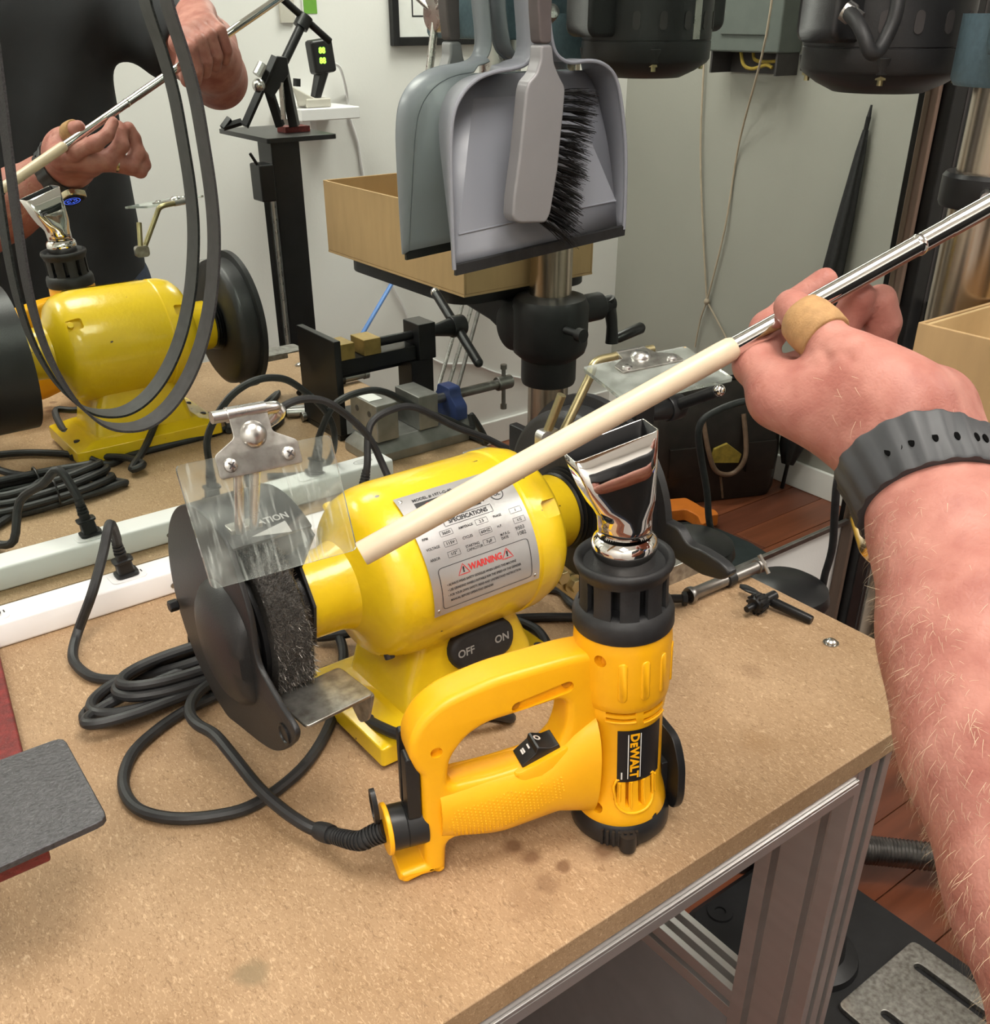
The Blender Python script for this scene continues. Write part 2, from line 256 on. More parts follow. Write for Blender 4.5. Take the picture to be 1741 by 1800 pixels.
def obj(name, g, m, parent=None, bev=0.0, ang=35, seg=2, recalc=True, **props):
    me = bpy.data.meshes.new(name)
    me.from_pydata(g.v, [], g.f)
    ms = m if isinstance(m, (list, tuple)) else [m]
    for q in ms: me.materials.append(M[q] if isinstance(q, str) else q)
    if len(ms) > 1: me.polygons.foreach_set('material_index', g.mi)
    if recalc:
        b = bmesh.new(); b.from_mesh(me); bmesh.ops.recalc_face_normals(b, faces=b.faces); b.to_mesh(me); b.free()
    me.polygons.foreach_set('use_smooth', [True]*len(me.polygons)); me.set_sharp_from_angle(angle=math.radians(ang))
    o = bpy.data.objects.new(name, me); COL.objects.link(o)
    if parent is not None: adopt(o, parent)
    if bev:
        md = o.modifiers.new('bevel', 'BEVEL'); md.width = bev; md.segments = seg; md.limit_method = 'ANGLE'; md.angle_limit = math.radians(40); md.harden_normals = True
    for k, q in props.items(): o[k] = q
    return o
WM = {}                                       # world matrices of the empties (no depsgraph update needed)
def wm(o): return WM.get(o.name, Matrix.Identity(4))
def adopt(o, parent): o.parent = parent; o.matrix_parent_inverse = wm(parent).inverted() if parent.name not in LOCAL else Matrix.Identity(4)
LOCAL = set()
def adoptw(o, parent): o.parent = parent; o.matrix_parent_inverse = wm(parent).inverted()
def thing(name, label, cat, loc=(0, 0, 0), group=None, rot=None, local=False):
    o = bpy.data.objects.new(name, None); COL.objects.link(o); o.empty_display_size = 0.02
    mw = Matrix.Translation(Vector([float(c) for c in loc]))
    if rot is not None: mw = mw @ rot
    o.matrix_basis = mw; WM[o.name] = mw
    if local: LOCAL.add(o.name)
    o['label'] = label; o['category'] = cat
    if group: o['group'] = group
    return o
def tag(o, label, cat, group=None):
    o['label'] = label; o['category'] = cat
    if group: o['group'] = group
    return o
def struct(name, g, m, **k): return obj(name, g, m, kind='structure', **k)
def text(s, size, align='LEFT', fat=0.0, condense=1.0):
    """flat lettering as (vertices 2D, faces)"""
    c = bpy.data.curves.new('t', 'FONT'); c.body = s; c.size = size; c.align_x = align; c.align_y = 'CENTER'; c.offset = fat; c.resolution_u = 3
    o = bpy.data.objects.new('t', c); COL.objects.link(o); dg = bpy.context.evaluated_depsgraph_get()
    me = bpy.data.meshes.new_from_object(o.evaluated_get(dg)); vs = [(v.co.x*condense, v.co.y) for v in me.vertices]; fs = [tuple(p.vertices) for p in me.polygons]
    bpy.data.objects.remove(o); bpy.data.curves.remove(c); bpy.data.meshes.remove(me); return vs, fs
def lay(g, tf, fn, x=0, y=0):
    vs, fs = tf; g.add([fn(a+x, b+y) for a, b in vs], fs)
def outline(g, poly, wdt, fn, sub=6):
    """a printed line of width wdt round a closed 2D polygon"""
    pts = []
    for i in range(len(poly)):
        a = np.array(poly[i]); b = np.array(poly[(i+1) % len(poly)])
        for k in range(sub): pts.append(a+(b-a)*k/sub)
    m = len(pts); c = np.mean(pts, axis=0); A = []; B = []
    for i in range(m):
        t = nrm(pts[(i+1) % m]-pts[i-1]); nn = np.array((-t[1], t[0])); A.append(fn(*(pts[i]+nn*wdt/2))); B.append(fn(*(pts[i]-nn*wdt/2)))
    g.add(A+B, [(i, (i+1) % m, m+(i+1) % m, m+i) for i in range(m)])
def flat(poly_outer, holes, depth, bev, fn, res=2, bres=2):
    """plate with holes: filled 2D curve, extruded and bevelled, then mapped by fn(x, y, z)"""
    c = bpy.data.curves.new('p', 'CURVE'); c.dimensions = '2D'; c.fill_mode = 'BOTH'; c.extrude = depth/2-bev; c.bevel_depth = bev; c.bevel_resolution = bres; c.offset = -bev
    for poly in [poly_outer]+holes:
        s = c.splines.new('POLY'); s.points.add(len(poly)-1); s.use_cyclic_u = True
        for q, (a, b) in zip(s.points, poly): q.co = (a, b, 0, 1)
    o = bpy.data.objects.new('p', c); COL.objects.link(o); dg = bpy.context.evaluated_depsgraph_get()
    me = bpy.data.meshes.new_from_object(o.evaluated_get(dg)); g = G(); g.add([fn(*v.co) for v in me.vertices], [tuple(p.vertices) for p in me.polygons])
    bpy.data.objects.remove(o); bpy.data.curves.remove(c); bpy.data.meshes.remove(me)
    b = bmesh.new(); vs = [b.verts.new(q) for q in g.v]
    for f in g.f:
        try: b.faces.new([vs[i] for i in f])
        except ValueError: pass
    bmesh.ops.remove_doubles(b, verts=b.verts, dist=1e-5); b.verts.index_update(); g2 = G(); g2.add([tuple(v.co) for v in b.verts], [tuple(v.index for v in f.verts) for f in b.faces]); b.free(); return g2
def slab2(poly, h, fn): return G().loft([[fn(a, b, z) for a, b in poly] for z in (-h/2, h/2)])
def rnd2(poly, r, k=3):
    """round the corners of a 2D polygon"""
    out = []; m = len(poly)
    for i in range(m):
        a, b, c = (np.array(poly[j % m], float) for j in (i-1, i, i+1)); la = np.linalg.norm(a-b); lc = np.linalg.norm(c-b); q = min(r[i] if isinstance(r, (list, tuple)) else r, la*.45, lc*.45)
        p0 = b+(a-b)/la*q; p1 = b+(c-b)/lc*q
        for j in range(k+1): t = j/k; out.append(tuple((1-t)**2*p0+2*t*(1-t)*b+t*t*p1))
    return out
# ------------------------------------------------------------------ signed distance bodies (skin and cloth as one continuous surface)
def cut(o, g):
    """carve the solid g out of mesh object o"""
    c = obj('cutter', g, 'groove'); c.parent = o.parent; c.matrix_parent_inverse = o.matrix_parent_inverse.copy(); md = o.modifiers.new('c', 'BOOLEAN'); md.object = c; md.operation = 'DIFFERENCE'; md.solver = 'EXACT'
    dg = bpy.context.evaluated_depsgraph_get(); me = bpy.data.meshes.new_from_object(o.evaluated_get(dg)); o.modifiers.remove(md); old = o.data; o.data = me; me.name = old.name
    bpy.data.meshes.remove(old); cm = c.data; bpy.data.objects.remove(c); bpy.data.meshes.remove(cm); o.data.set_sharp_from_angle(angle=math.radians(35))
def carve(o, c, n, r, depth, m=24):
    c = np.array(c, float); n = nrm(n); cut(o, G().cyl(c-n*depth, c+n*.01, r*.92, r*1.08, m))
class SDF:
    def __init__(s, lo, hi, h):
        s.lo = np.array(lo, float); s.h = h; s.n = np.ceil((np.array(hi)-s.lo)/h).astype(int)+1; s.d = np.full(s.n, 0.08, np.float32)
    def _win(s, lo, hi):
        a = np.maximum(0, np.floor((lo-s.lo)/s.h).astype(int)); b = np.minimum(s.n, np.ceil((hi-s.lo)/s.h).astype(int)+1)
        if (b <= a).any(): return None
        sl = tuple(slice(i, j) for i, j in zip(a, b)); g = np.meshgrid(*[(s.lo[i]+s.h*np.arange(a[i], b[i])).astype(np.float32) for i in range(3)], indexing='ij', sparse=True); return sl, g
    def _mix(s, sl, d, k, cut):
        o = s.d[sl]
        if cut: d = -d; hh = np.clip(0.5-0.5*(o-d)/k, 0, 1); s.d[sl] = o*(1-hh)+d*hh+k*hh*(1-hh)
        else: hh = np.clip(0.5+0.5*(o-d)/k, 0, 1); s.d[sl] = o*(1-hh)+d*hh-k*hh*(1-hh)
    def cone(s, a, b, ra, rb, k=0.008, cut=False, flat=None):
        """round cone; flat = (direction, factor) squashes the section along a direction"""
        a = np.array(a, float); b = np.array(b, float); mr = max(ra, rb)*(1 if flat is None else max(1, 1/flat[1]))+0.05
        wn = s._win(np.minimum(a, b)-mr, np.maximum(a, b)+mr)
        if wn is None: return
        sl, (X, Y, Z) = wn; ab = b-a; L2 = max(ab@ab, 1e-9); t = np.clip(((X-a[0])*ab[0]+(Y-a[1])*ab[1]+(Z-a[2])*ab[2])/L2, 0, 1)
        dx = X-a[0]-t*ab[0]; dy = Y-a[1]-t*ab[1]; dz = Z-a[2]-t*ab[2]
        if flat is not None:
            f = nrm(flat[0]); q = dx*f[0]+dy*f[1]+dz*f[2]; dd = np.sqrt(np.maximum(dx*dx+dy*dy+dz*dz-q*q+(q/flat[1])**2, 1e-12))
        else: dd = np.sqrt(dx*dx+dy*dy+dz*dz)
        s._mix(sl, (dd-(ra+(rb-ra)*t)).astype(np.float32), k, cut)
    def chain(s, pts, rad, k=0.008, **q):
        for i in range(len(pts)-1): s.cone(pts[i], pts[i+1], rad[i], rad[i+1], k, **q)
    def ell(s, c, r, k=0.01, ax=None, cut=False):
        c = np.array(c, float); r = np.array(r, float); A = np.eye(3) if ax is None else np.array(ax, float); m = r.max()+0.05; wn = s._win(c-m, c+m)
        if wn is None: return
        sl, (X, Y, Z) = wn; dx, dy, dz = X-c[0], Y-c[1], Z-c[2]; q = [(dx*A[i][0]+dy*A[i][1]+dz*A[i][2])/r[i] for i in range(3)]
        l = np.sqrt(q[0]**2+q[1]**2+q[2]**2); l2 = np.sqrt((q[0]/r[0])**2+(q[1]/r[1])**2+(q[2]/r[2])**2)
        s._mix(sl, (l*(l-1)/np.maximum(l2, 1e-6)).astype(np.float32), k, cut)
    def mesh(s):
        d = s.d; ins = d < 0; n = s.n; c = np.zeros(n-1, np.int16)
        for i in (0, 1):
            for j in (0, 1):
                for k in (0, 1): c += ins[i:n[0]-1+i, j:n[1]-1+j, k:n[2]-1+k]
        act = (c > 0) & (c < 8); idx = np.full(n-1, -1, np.int64); cells = np.argwhere(act); idx[act] = np.arange(len(cells))
        acc = np.zeros((len(cells), 3)); cnt = np.zeros(len(cells)); cor = [(i, j, k) for i in (0, 1) for j in (0, 1) for k in (0, 1)]
        for A in cor:
            for ax in range(3):
                if A[ax]: continue
                B = list(A); B[ax] = 1; da = d[tuple((cells+A).T)]; db = d[tuple((cells+B).T)]; m = (da < 0) != (db < 0); t = np.where(m, da/(da-db+1e-12), 0)
                p = np.tile(np.array(A, float), (len(cells), 1)); p[:, ax] = t; acc[m] += p[m]; cnt[m] += 1
        v = s.lo+s.h*(cells+acc/np.maximum(cnt, 1)[:, None]); F = []
        for ax in range(3):
            o1, o2 = [(1, 2), (2, 0), (0, 1)][ax]; sl0 = [slice(None)]*3; sl1 = [slice(None)]*3; sl0[ax] = slice(0, -1); sl1[ax] = slice(1, None)
            a = ins[tuple(sl0)]; b = ins[tuple(sl1)]; e = np.argwhere(a != b); ok = (e[:, o1] > 0) & (e[:, o2] > 0) & (e[:, o1] < n[o1]-1) & (e[:, o2] < n[o2]-1); e = e[ok]
            if not len(e): continue
            def cell(p, q): r = e.copy(); r[:, o1] -= p; r[:, o2] -= q; return idx[tuple(r.T)]
            q = np.stack([cell(1, 1), cell(0, 1), cell(0, 0), cell(1, 0)], 1); fl = ~a[tuple(e.T)]; q[fl] = q[fl][:, ::-1]; F.append(q)
        return v, np.concatenate(F)
def body(name, parts, m, parent=None, sm=2, disp=None, **props):
    v = []; f = []; o = 0
    for a, b in parts: v.append(a); f.append(b+o); o += len(a)
    v = np.concatenate(v); f = np.concatenate(f)
    e = np.concatenate([f[:, [i, (i+1) % 4]] for i in range(4)])
    for _ in range(sm):
        acc = np.zeros_like(v); cnt = np.zeros(len(v)); np.add.at(acc, e[:, 0], v[e[:, 1]]); np.add.at(acc, e[:, 1], v[e[:, 0]]); np.add.at(cnt, e[:, 0], 1); np.add.at(cnt, e[:, 1], 1)
        v = v*0.5+0.5*acc/np.maximum(cnt, 1)[:, None]
    if disp: v = disp(v)
    me = bpy.data.meshes.new(name); me.from_pydata(v.tolist(), [], f.tolist()); me.materials.append(M[m]); me.polygons.foreach_set('use_smooth', [True]*len(me.polygons))
    ob = bpy.data.objects.new(name, me); COL.objects.link(ob)
    if parent is not None: adopt(ob, parent)
    for k, q in props.items(): ob[k] = q
    return ob
# ------------------------------------------------------------------ the room
X0, X1, Y0 = -1.3, 2.70, -1.86
fl = struct('floor', G().bb((X0, Y0, -0.08), (X1, 0.02, -0.012)), 'subfloor')
pw, pl = 0.118, 1.22
plank_me = {}
for r in range(int((0.02-Y0)/pw)+1):
    y = 0.02-pw*(r+1); off = random.random()*pl
    x = X0-off
    while x < X1:
        a, b = max(x, X0), min(x+pl, X1)
        if b-a > 0.05:
            g = G().bb((a+.0008, max(y, Y0)+.0008, -0.012), (b-.0008, y+pw-.0008, random.uniform(-.0006, 0)))
            obj('floor_plank', g, PLANKS[random.randrange(3)], fl, bev=.0012, seg=1)
        x += pl
MB = 0.577                                   # bottom edge of the mirror
struct('wall_back', G().bb((X0, 0.012, 0), (X1+.08, 0.10, CEIL)), 'white_wall')
struct('wall_front', G().bb((X0, Y0-.08, 0), (X1, Y0, CEIL)), 'white_wall')
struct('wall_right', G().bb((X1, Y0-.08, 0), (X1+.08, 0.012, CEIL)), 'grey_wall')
struct('wall_left', G().bb((X0-.08, Y0-.08, 0), (X0, 0.10, CEIL)), 'white_wall')
struct('ceiling', G().bb((X0-.08, Y0-.08, CEIL), (X1+.08, 0.10, CEIL+.08)), 'ceiling')
struct('baseboard_right', G().bb((X1-.014, Y0+.014, 0), (X1, 0.0, 0.09)), 'white_wall', bev=.003)
struct('baseboard_front', G().bb((X0, Y0, 0), (X1, Y0+.014, 0.09)), 'white_wall', bev=.003)
mr = thing('wall_mirror', 'large frameless wall mirror behind the workbench reflecting the room', 'mirror', (0.2, 0.006, MB))
obj('glass', G().bb((X0+.05, 0.0, MB), (1.545, 0.006, 2.25)), 'mirror', mr)
obj('backing', G().bb((X0+.05, 0.0061, MB-.001), (1.545, 0.0119, 2.25)), 'groove', mr)
obj('bottom_channel', G().bb((X0+.05, -0.004, MB-.010), (1.545, 0.0119, MB-.0005)), 'steel_dk', mr, bev=.001)
tr = struct('trim_1', G().bb((1.547, -0.012, 0.02), (1.558, 0.0119, 2.3)), 'wood_trim', bev=.003)
tag(tr, 'narrow brown wooden strip standing along the right edge of the mirror', 'trim')
# ceiling troffers
for i, (lx, ly, pw_) in enumerate(LAMPS):
    t = thing('ceiling_light', ['square white ceiling light panel above the front of the workbench', 'square white ceiling light panel above the right of the room', 'square white ceiling light panel nearest the left rear corner'][i], 'ceiling light', (lx, ly, CEIL-.03), 'ceiling light panels')
    fr = G()
    for sx in (-1, 1): fr.box((lx+sx*.31, ly, CEIL-.02), (.02, .64, .04)); fr.box((lx, ly+sx*.31, CEIL-.02), (.60, .02, .04))
    obj('frame', fr, 'white_pl', t, bev=.003)
    obj('diffuser', G().box((lx, ly, CEIL-.012), (.60, .60, .006)), 'diffuser', t)
    ld = bpy.data.lights.new('troffer_lamp', 'AREA'); ld.shape = 'RECTANGLE'; ld.size = .58; ld.size_y = .58; ld.energy = pw_; ld.color = (1.0, 0.955, 0.88)
    lo = bpy.data.objects.new('troffer_lamp', ld); COL.objects.link(lo); lo.location = (lx, ly, CEIL-.020); adopt(lo, t)
# ------------------------------------------------------------------ workbench
BX0, BX1, BY0, BY1 = -0.62, 0.745, -0.630, -0.012
bench = thing('workbench', 'workbench with brown fibreboard top on slotted aluminium frame in front of the mirror', 'workbench', (0.1, -0.3, 0))
obj('tabletop', G().bb((BX0, BY0, TT-.022), (BX1, BY1, TT)), 'mdf', bench, bev=.0012)
def extrusion(g, o, u, v, w, L, su, sv, gu, gv, gd=.012, gw=.0080):
    """slotted profile: section su x sv in (u, v), grooves gu on the u-faces' offsets and gv on the v-faces'"""
    p = []
    def side(n, gs, fn):
        for q in gs: p.extend(fn(a, b) for a, b in ((q-gw/2, 0), (q-gw/2, gd), (q+gw/2, gd), (q+gw/2, 0)))
    p.append((0, 0)); side(0, gu, lambda a, b: (a, b)); p.append((su, 0)); side(1, gv, lambda a, b: (su-b, a)); p.append((su, sv)); side(2, sorted(su-q for q in gu), lambda a, b: (su-a, sv-b)); p.append((0, sv)); side(3, sorted(sv-q for q in gv), lambda a, b: (b, sv-a))
    return g.prism(p, o, u, v, L)
def leg2(x, y): return extrusion(G(), (x, y, 0.0), (1, 0, 0), (0, 1, 0), None, TT-.0225, .045, .080, [.013, .032], [.020, .060])
lx = .602
for x, y in ((lx, -.628), (lx, -.10), (-.55, -.628), (-.55, -.10)): obj('leg', leg2(x, y), 'alu', bench, bev=.0006, seg=1)
fr = G(); fr.bb((-.505, BY0+.002, TT-.044), (lx-.001, BY0+.022, TT-.0225)); fr.bb((-.505, BY0-.0005, TT-.0335), (lx-.001, BY0+.002, TT-.030)); fr.bb((-.505, BY0-.0005, TT-.044), (lx-.001, BY0+.002, TT-.0336))
obj('front_rail', fr, 'alu', bench, bev=.0007)
rl = G(); extrusion(rl, (lx+.002, -.548, .488), (1, 0, 0), (0, 0, 1), None, -.447, .040, .042, [.012, .028], [.021]); obj('side_rail', rl, 'alu', bench, bev=.0006, seg=1)
rl = G(); extrusion(rl, (-.548, -.548, .488), (1, 0, 0), (0, 0, 1), None, -.447, .040, .042, [.012, .028], [.021]); obj('side_rail', rl, 'alu', bench, bev=.0006, seg=1)
obj('side_panel', G().bb((lx+.004, -.546, .08), (lx+.030, -.102, .487)), 'panel_grey', bench, bev=.001)
obj('rear_rail', G().bb((-.505, -.060, TT-.064), (lx-.001, -.022, TT-.0225)), 'alu', bench, bev=.001)
bd = obj('board', G().box((.700, -.345, .40), (.018, .40, .06), [(1, 0, 0), (0, 1, 0), (0, 0, 1)]), 'wood_trim', bench, bev=.001, label='brown wooden stretcher board')
# screw with washer standing on the bench top
q = pt(1461, 1131, z=TT)
t = thing('machine_screw', 'small bright screw head on the bench top near its right corner', 'screw', q)
obj('washer', G().cyl(q, q+P(0, 0, .0012), .0072, n=20), 'steel', t); hd = G(); hd.lathe([(.0052, .0012), (.0050, .0028), (.0035, .0042), (.001, .0048)], q, n=18); obj('head', hd, 'steel', t)
# ------------------------------------------------------------------ power strip
SX0, SX1, SY0, SY1, SH = -0.35, 0.585, -0.071, -0.037, .0255
ps = thing('power_strip', 'long white metal power strip lying along the foot of the mirror', 'power strip', (.1, -.054, TT))
prof = rrect(SY1-SY0, SH, .003, 3, (SY0+SY1)/2, TT+SH/2+.0003)
obj('housing', G().loft([[(x, a, b) for a, b in prof] for x in (SX0, SX1)]), 'white_pl', ps)
def outlet(x):
    g = G(); g.prism(rrect(.034, .024, .005, 4, x, (SY0+SY1)/2), (0, 0, TT+SH+.0003), (1, 0, 0), (0, 1, 0), .0016); o = obj('outlet', g, 'white_pl', ps, bev=.0005)
    h = G(); [h.box((x+.010+dx, (SY0+SY1)/2+dy, TT+SH+.0019), (.0012, .005 if dx else .003, .0004)) for dx, dy in ((0, .004), (.004, 0), (-.004, 0))]; obj('slot', h, 'groove', o)
for x in (.098, .225, .48, .36): outlet(x)
for x in (.262, .02): obj('screw', G().cyl((x, SY0-.0010, TT+.010), (x, SY0+.002, TT+.010), .0026, n=14), 'steel_dk', ps)
for x in (.300, .05): obj('screw', G().cyl((x, SY1-.001, TT+.010), (x, SY1+.0010, TT+.010), .0026, n=14), 'steel_dk', ps)
g = G(); ov = [(.0125*math.cos(2*PI*k/24), .006*math.sin(2*PI*k/24)) for k in range(24)]; f = lambda a, b: (SX1-.032+a, (SY0+SY1)/2+b, TT+SH+.0006)
outline(g, ov, .0008, f, 1); [outline(g, [(-.008, y), (.008, y), (.008, y+.0009), (-.008, y+.0009)], .0003, f, 2) for y in (-.003, -.0005, .002)]; obj('printed_mark', g, 'grey_ink', ps)
def plug(parent, x, lean=(0, 0)):
    c = P(x, (SY0+SY1)/2, TT+SH+.0021); up = nrm(P(lean[0], lean[1], 1)); s = nrm(np.cross(up, (0, 1, 0))); v = np.cross(up, s); v = -v if v[1] < 0 else v
    g = G(); rr = lambda w, h, t: [c+up*t+s*a+v*b for a, b in rrect(w, h, min(w, h)*.25, 3)]
    g.loft([rr(.022, .017, 0), rr(.022, .017, .003), rr(.016, .012, .0035), rr(.015, .011, .015), rr(.019, .014, .016), rr(.019, .014, .018), rr(.011, .010, .0185), rr(.009, .009, .024)])
    o = obj('plug', g, 'black_pl', parent)
    k = G(); [k.cyl(c+up*(.0235+.0035*i), c+up*(.0255+.0035*i), .0058-.0003*i, n=14) for i in range(5)]; k.cyl(c+up*.022, c+up*.042, .0040, .0034, 12); obj('strain_relief', k, 'black_rub', o)
    return c+up*.041, up, o
# ------------------------------------------------------------------ bench grinder (axis along x)
AY, AZ = -0.365, 1.034
gr = thing('bench_grinder', 'yellow bench grinder with black wheel guards and wire wheel standing on the bench', 'bench grinder', (.375, AY, TT))
ax = lambda x, r, a: (x, AY-r*math.cos(a), AZ+r*math.sin(a))            # a = 0 faces the front of the bench, 90 deg up
g = G()
prof = [(.029, .255), (.0305, .257), (.031, .262), (.0315, .284), (.034, .293), (.043, .299), (.055, .304), (.062, .311), (.066, .322), (.0675, .336), (.0675, .428), (.0668, .430), (.0668, .4305), (.0680, .432), (.0675, .445), (.064, .457), (.057, .465), (.046, .470), (.036, .473), (.0325, .478), (.032, .500), (.0305, .503), (.029, .503)]
def sq(r, a):                                                          # the casting is a slightly squared barrel
    return r*(1+.035*max(0, (r-.045)/.025)*(abs(math.cos(2*a))**2-.4))
N_ = 72
g.loft([[ax(x, sq(r, 2*PI*k/N_), 2*PI*k/N_) for k in range(N_)] for r, x in prof]); mh = obj('motor_housing', g, 'yel_enamel', gr, ang=50)
# recessed bolt pockets on the end bells, each with its bolt
for (x, a, s) in ((.452, .62, 1), (.452, 2.5, 1), (.318, 2.45, -1), (.318, -1.05, -1), (.452, -1.0, 1)):
    p = P(*ax(x, .0635, a)); n = nrm(P(0, p[1]-AY, p[2]-AZ)); t = np.cross(n, (1, 0, 0)); k = G(); k.loft([[p+n*h+P(1, 0, 0)*u+t*v for u, v in rrect(.020, .014, .003, 3)] for h in (-.0035, .012)]); cut(mh, k)
    if x > .4 and a == .62: continue
    b = G(); b.cyl(p-n*.0040+P(s*.004, 0, 0), p+n*.0015+P(s*.004, 0, 0), .0040, n=10); obj('bolt', b, 'yel_enamel' if a > 0 else 'groove', gr, bev=.0008)
# pedestal and foot
def quad(x0, x1, y0, y1, z): return [(x0, y0, z), (x1, y0, z), (x1, y1, z), (x0, y1, z)]
def rq(x0, x1, y0, y1, z, r=.008): return [((x0+x1)/2+a, (y0+y1)/2+b, z) for a, b in rrect(x1-x0, y1-y0, r, 3)]
g = G(); g.loft([rq(.318, .448, -.412, -.318, TT+.024), rq(.322, .444, -.408, -.322, TT+.050, .010), rq(.334, .436, -.402, -.328, TT+.074, .012), rq(.336, .434, -.396, -.334, TT+.100, .012)]); obj('pedestal', g, 'yel_enamel', gr)
g = G(); z0 = TT+.0045
g.loft([rq(.286, .478, -.4245, -.3005, z0, .003), rq(.286, .478, -.4245, -.3005, TT+.021, .003), rq(.312, .454, -.416, -.312, TT+.028, .004)]); obj('foot', g, 'yel_enamel', gr, bev=.0012)
for x in (.298, .466):
    for y in (-.412, -.312): obj('rubber_pad', G().cyl((x, y, TT+.0003), (x, y, z0+.001), .008, n=14), 'black_rub', gr)
for x, y in ((.297, -.388), (.467, -.388), (.297, -.336), (.467, -.336)): obj('bolt_hole', G().cyl((x, y, TT+.0195), (x, y, TT+.0252), .004, n=12), 'groove', gr)
# switch with rubber boot on the front of the pedestal
fy = lambda x, z: -.4085+(z-(TT+.05))*.20
g = G(); sw = rrect(.062, .030, .0145, 5, .392, TT+.066)
g.loft([[(a, fy(a, b)-t, .5*(b+b)) for a, b in [(.392+(c-.392)*k, TT+.066+(d-TT-.066)*k) for c, d in sw]] for t, k in ((-.003, 1), (.003, 1), (.0055, .93), (.0065, .8))]); swo = obj('switch', g, 'black_rub', gr, ang=60)
for s_, x_ in (('OFF', .374), ('ON', .409)):
    g = G(); lay(g, text(s_, .009, 'CENTER', .0002), lambda a, b: (x_+a, fy(0, TT+.067)-.0068+b*.15, TT+.0670+b)); obj('lettering', g, 'grey_ink', swo)
# name plate wrapped on the barrel
PR = .0682
def plate_pt(u, v, h=0.0):                                             # u along the axis, v round the barrel (arc length, up)
    a = math.radians(33)+v/PR; r = sq(PR, a)+h; return ax(.3785+u, r, a)
PWD, PHT = .096, .094
g = G(); n1, n2 = 2, 28
for lay_ in (0.0004, .0009): g.v += [plate_pt(-PWD/2+PWD*i/n1, -PHT/2+PHT*j/n2, lay_) for i in range(n1+1) for j in range(n2+1)]
K = (n1+1)*(n2+1)
g.f = [(i*(n2+1)+j+K, (i+1)*(n2+1)+j+K, (i+1)*(n2+1)+j+1+K, i*(n2+1)+j+1+K) for i in range(n1) for j in range(n2)]; g.mi = [0]*len(g.f)
npl = obj('name_plate', g, 'nameplate', gr, label='silver printed name plate', recalc=True)
pp = lambda a, b: plate_pt(a*1.19, b, .0012)
ink = G(); red = G()
def tx(g_, s_, x, y, size, fat=.0, al='LEFT', cond=1.0): lay(g_, text(s_, size, al, fat, cond), pp, x, y)
tx(ink, 'MODEL # 1971-G-40', -.030, .0405, .0034, .00008, cond=.95)
pk = [(-.030, .0225), (.012, .0225), (.012, .038), (-.030, .038)]
vs = []; fs = []
for i in range(8):
    for j in range(5): vs.append(pp(-.030+.042*i/7, .0225+.0155*j/4))
fs = [(i*5+j, (i+1)*5+j, (i+1)*5+j+1, i*5+j+1) for i in range(7) for j in range(4)]; ink.add(vs, fs)
rv = [plate_pt(-.0255+.0045*math.cos(2*PI*k/12), .0315+.0045*math.sin(2*PI*k/12), .0015) for k in range(12)]; eg = G(); eg.add(rv, [tuple(range(12))]); obj('red_emblem', eg, 'red_ink', npl, recalc=False)
tx(ink, 'UL', .0255, .0262, .0042, .0001, 'CENTER'); outline(ink, circ(.0046, 20, .0255, .0262), .0006, pp, 1)
tx(ink, 'SPECIFICATIONS', -.0005, .0172, .0046, .00012, 'CENTER', .85); outline(ink, [(-.0185, .0143), (.0175, .0143), (.0175, .0203), (-.0185, .0203)], .0003, pp, 8)
for r, row in enumerate(((('RPM', '3600'), ('AMPERAGE', '2.5'), ('PHASE', '1')), (('VOLTAGE', '115V'), ('CYCLES', '60HZ'), ('H.P.', '1/2')), (('ARBOR', '1/2"'), ('STARTING\nCAPACITOR', '7\u00b5F'), ('M.F.R.G.\nDATE', '9503\n1082')))):
    for c, (k_, v_) in enumerate(row):
        x = -.037+c*.0262; y = .0100-r*.0078; tx(ink, k_, x, y, .0027, .00003, cond=.8)
        if '\n' in v_: tx(ink, v_, x+.0120, y, .0040, 0, cond=.9)
        else: tx(ink, v_, x+.0172, y, .0030, .00004, 'CENTER'); outline(ink, [(x+.0128, y-.0020), (x+.0216, y-.0020), (x+.0216, y+.0020), (x+.0128, y+.0020)], .00025, pp, 3)
outline(ink, rnd2([(-.034, -.0425), (.034, -.0425), (.034, -.0125), (-.034, -.0125)], .003), .0004, pp, 5)
tx(red, 'WARNING', 0, -.0185, .0066, .00022, 'CENTER', .78)
for s in (-1, 1):
    wsg = G(); outline(wsg, [(s*.0165-.0042, -.0216), (s*.0165+.0042, -.0216), (s*.0165, -.0143)], .0006, pp, 3); obj('warning_triangle', wsg, 'red_ink', npl, recalc=False); tx(ink, '!', s*.0165, -.0185, .0050, .0003, 'CENTER')
for i, s_ in enumerate(('\u2022 ALWAYS WEAR SAFETY GOGGLES WHEN USING THIS MACHINE', '\u2022 USE GRINDING WHEELS SUITABLE FOR THE SPEED OF THE GRINDER', '\u2022 FOR YOUR OWN SAFETY, READ AND UNDERSTAND INSTRUCTION', '   MANUAL BEFORE OPERATING GRINDER')): tx(ink, s_, -.030, -.0255-.0039*i, .00245, .00005, cond=.72)
obj('lettering', ink, 'ink', npl, recalc=False); obj('red_lettering', red, 'red_ink', npl, recalc=False)
for u in (-1, 1):
    for v in (-1, 1):
        p = P(*plate_pt(u*(PWD/2-.004), v*(PHT/2-.004), .0006)); n = nrm(P(0, p[1]-AY, p[2]-AZ)); obj('rivet', G().lathe([(.0016, 0), (.0014, .0007), (.0006, .0011)], p, n, n=10), 'steel', npl)
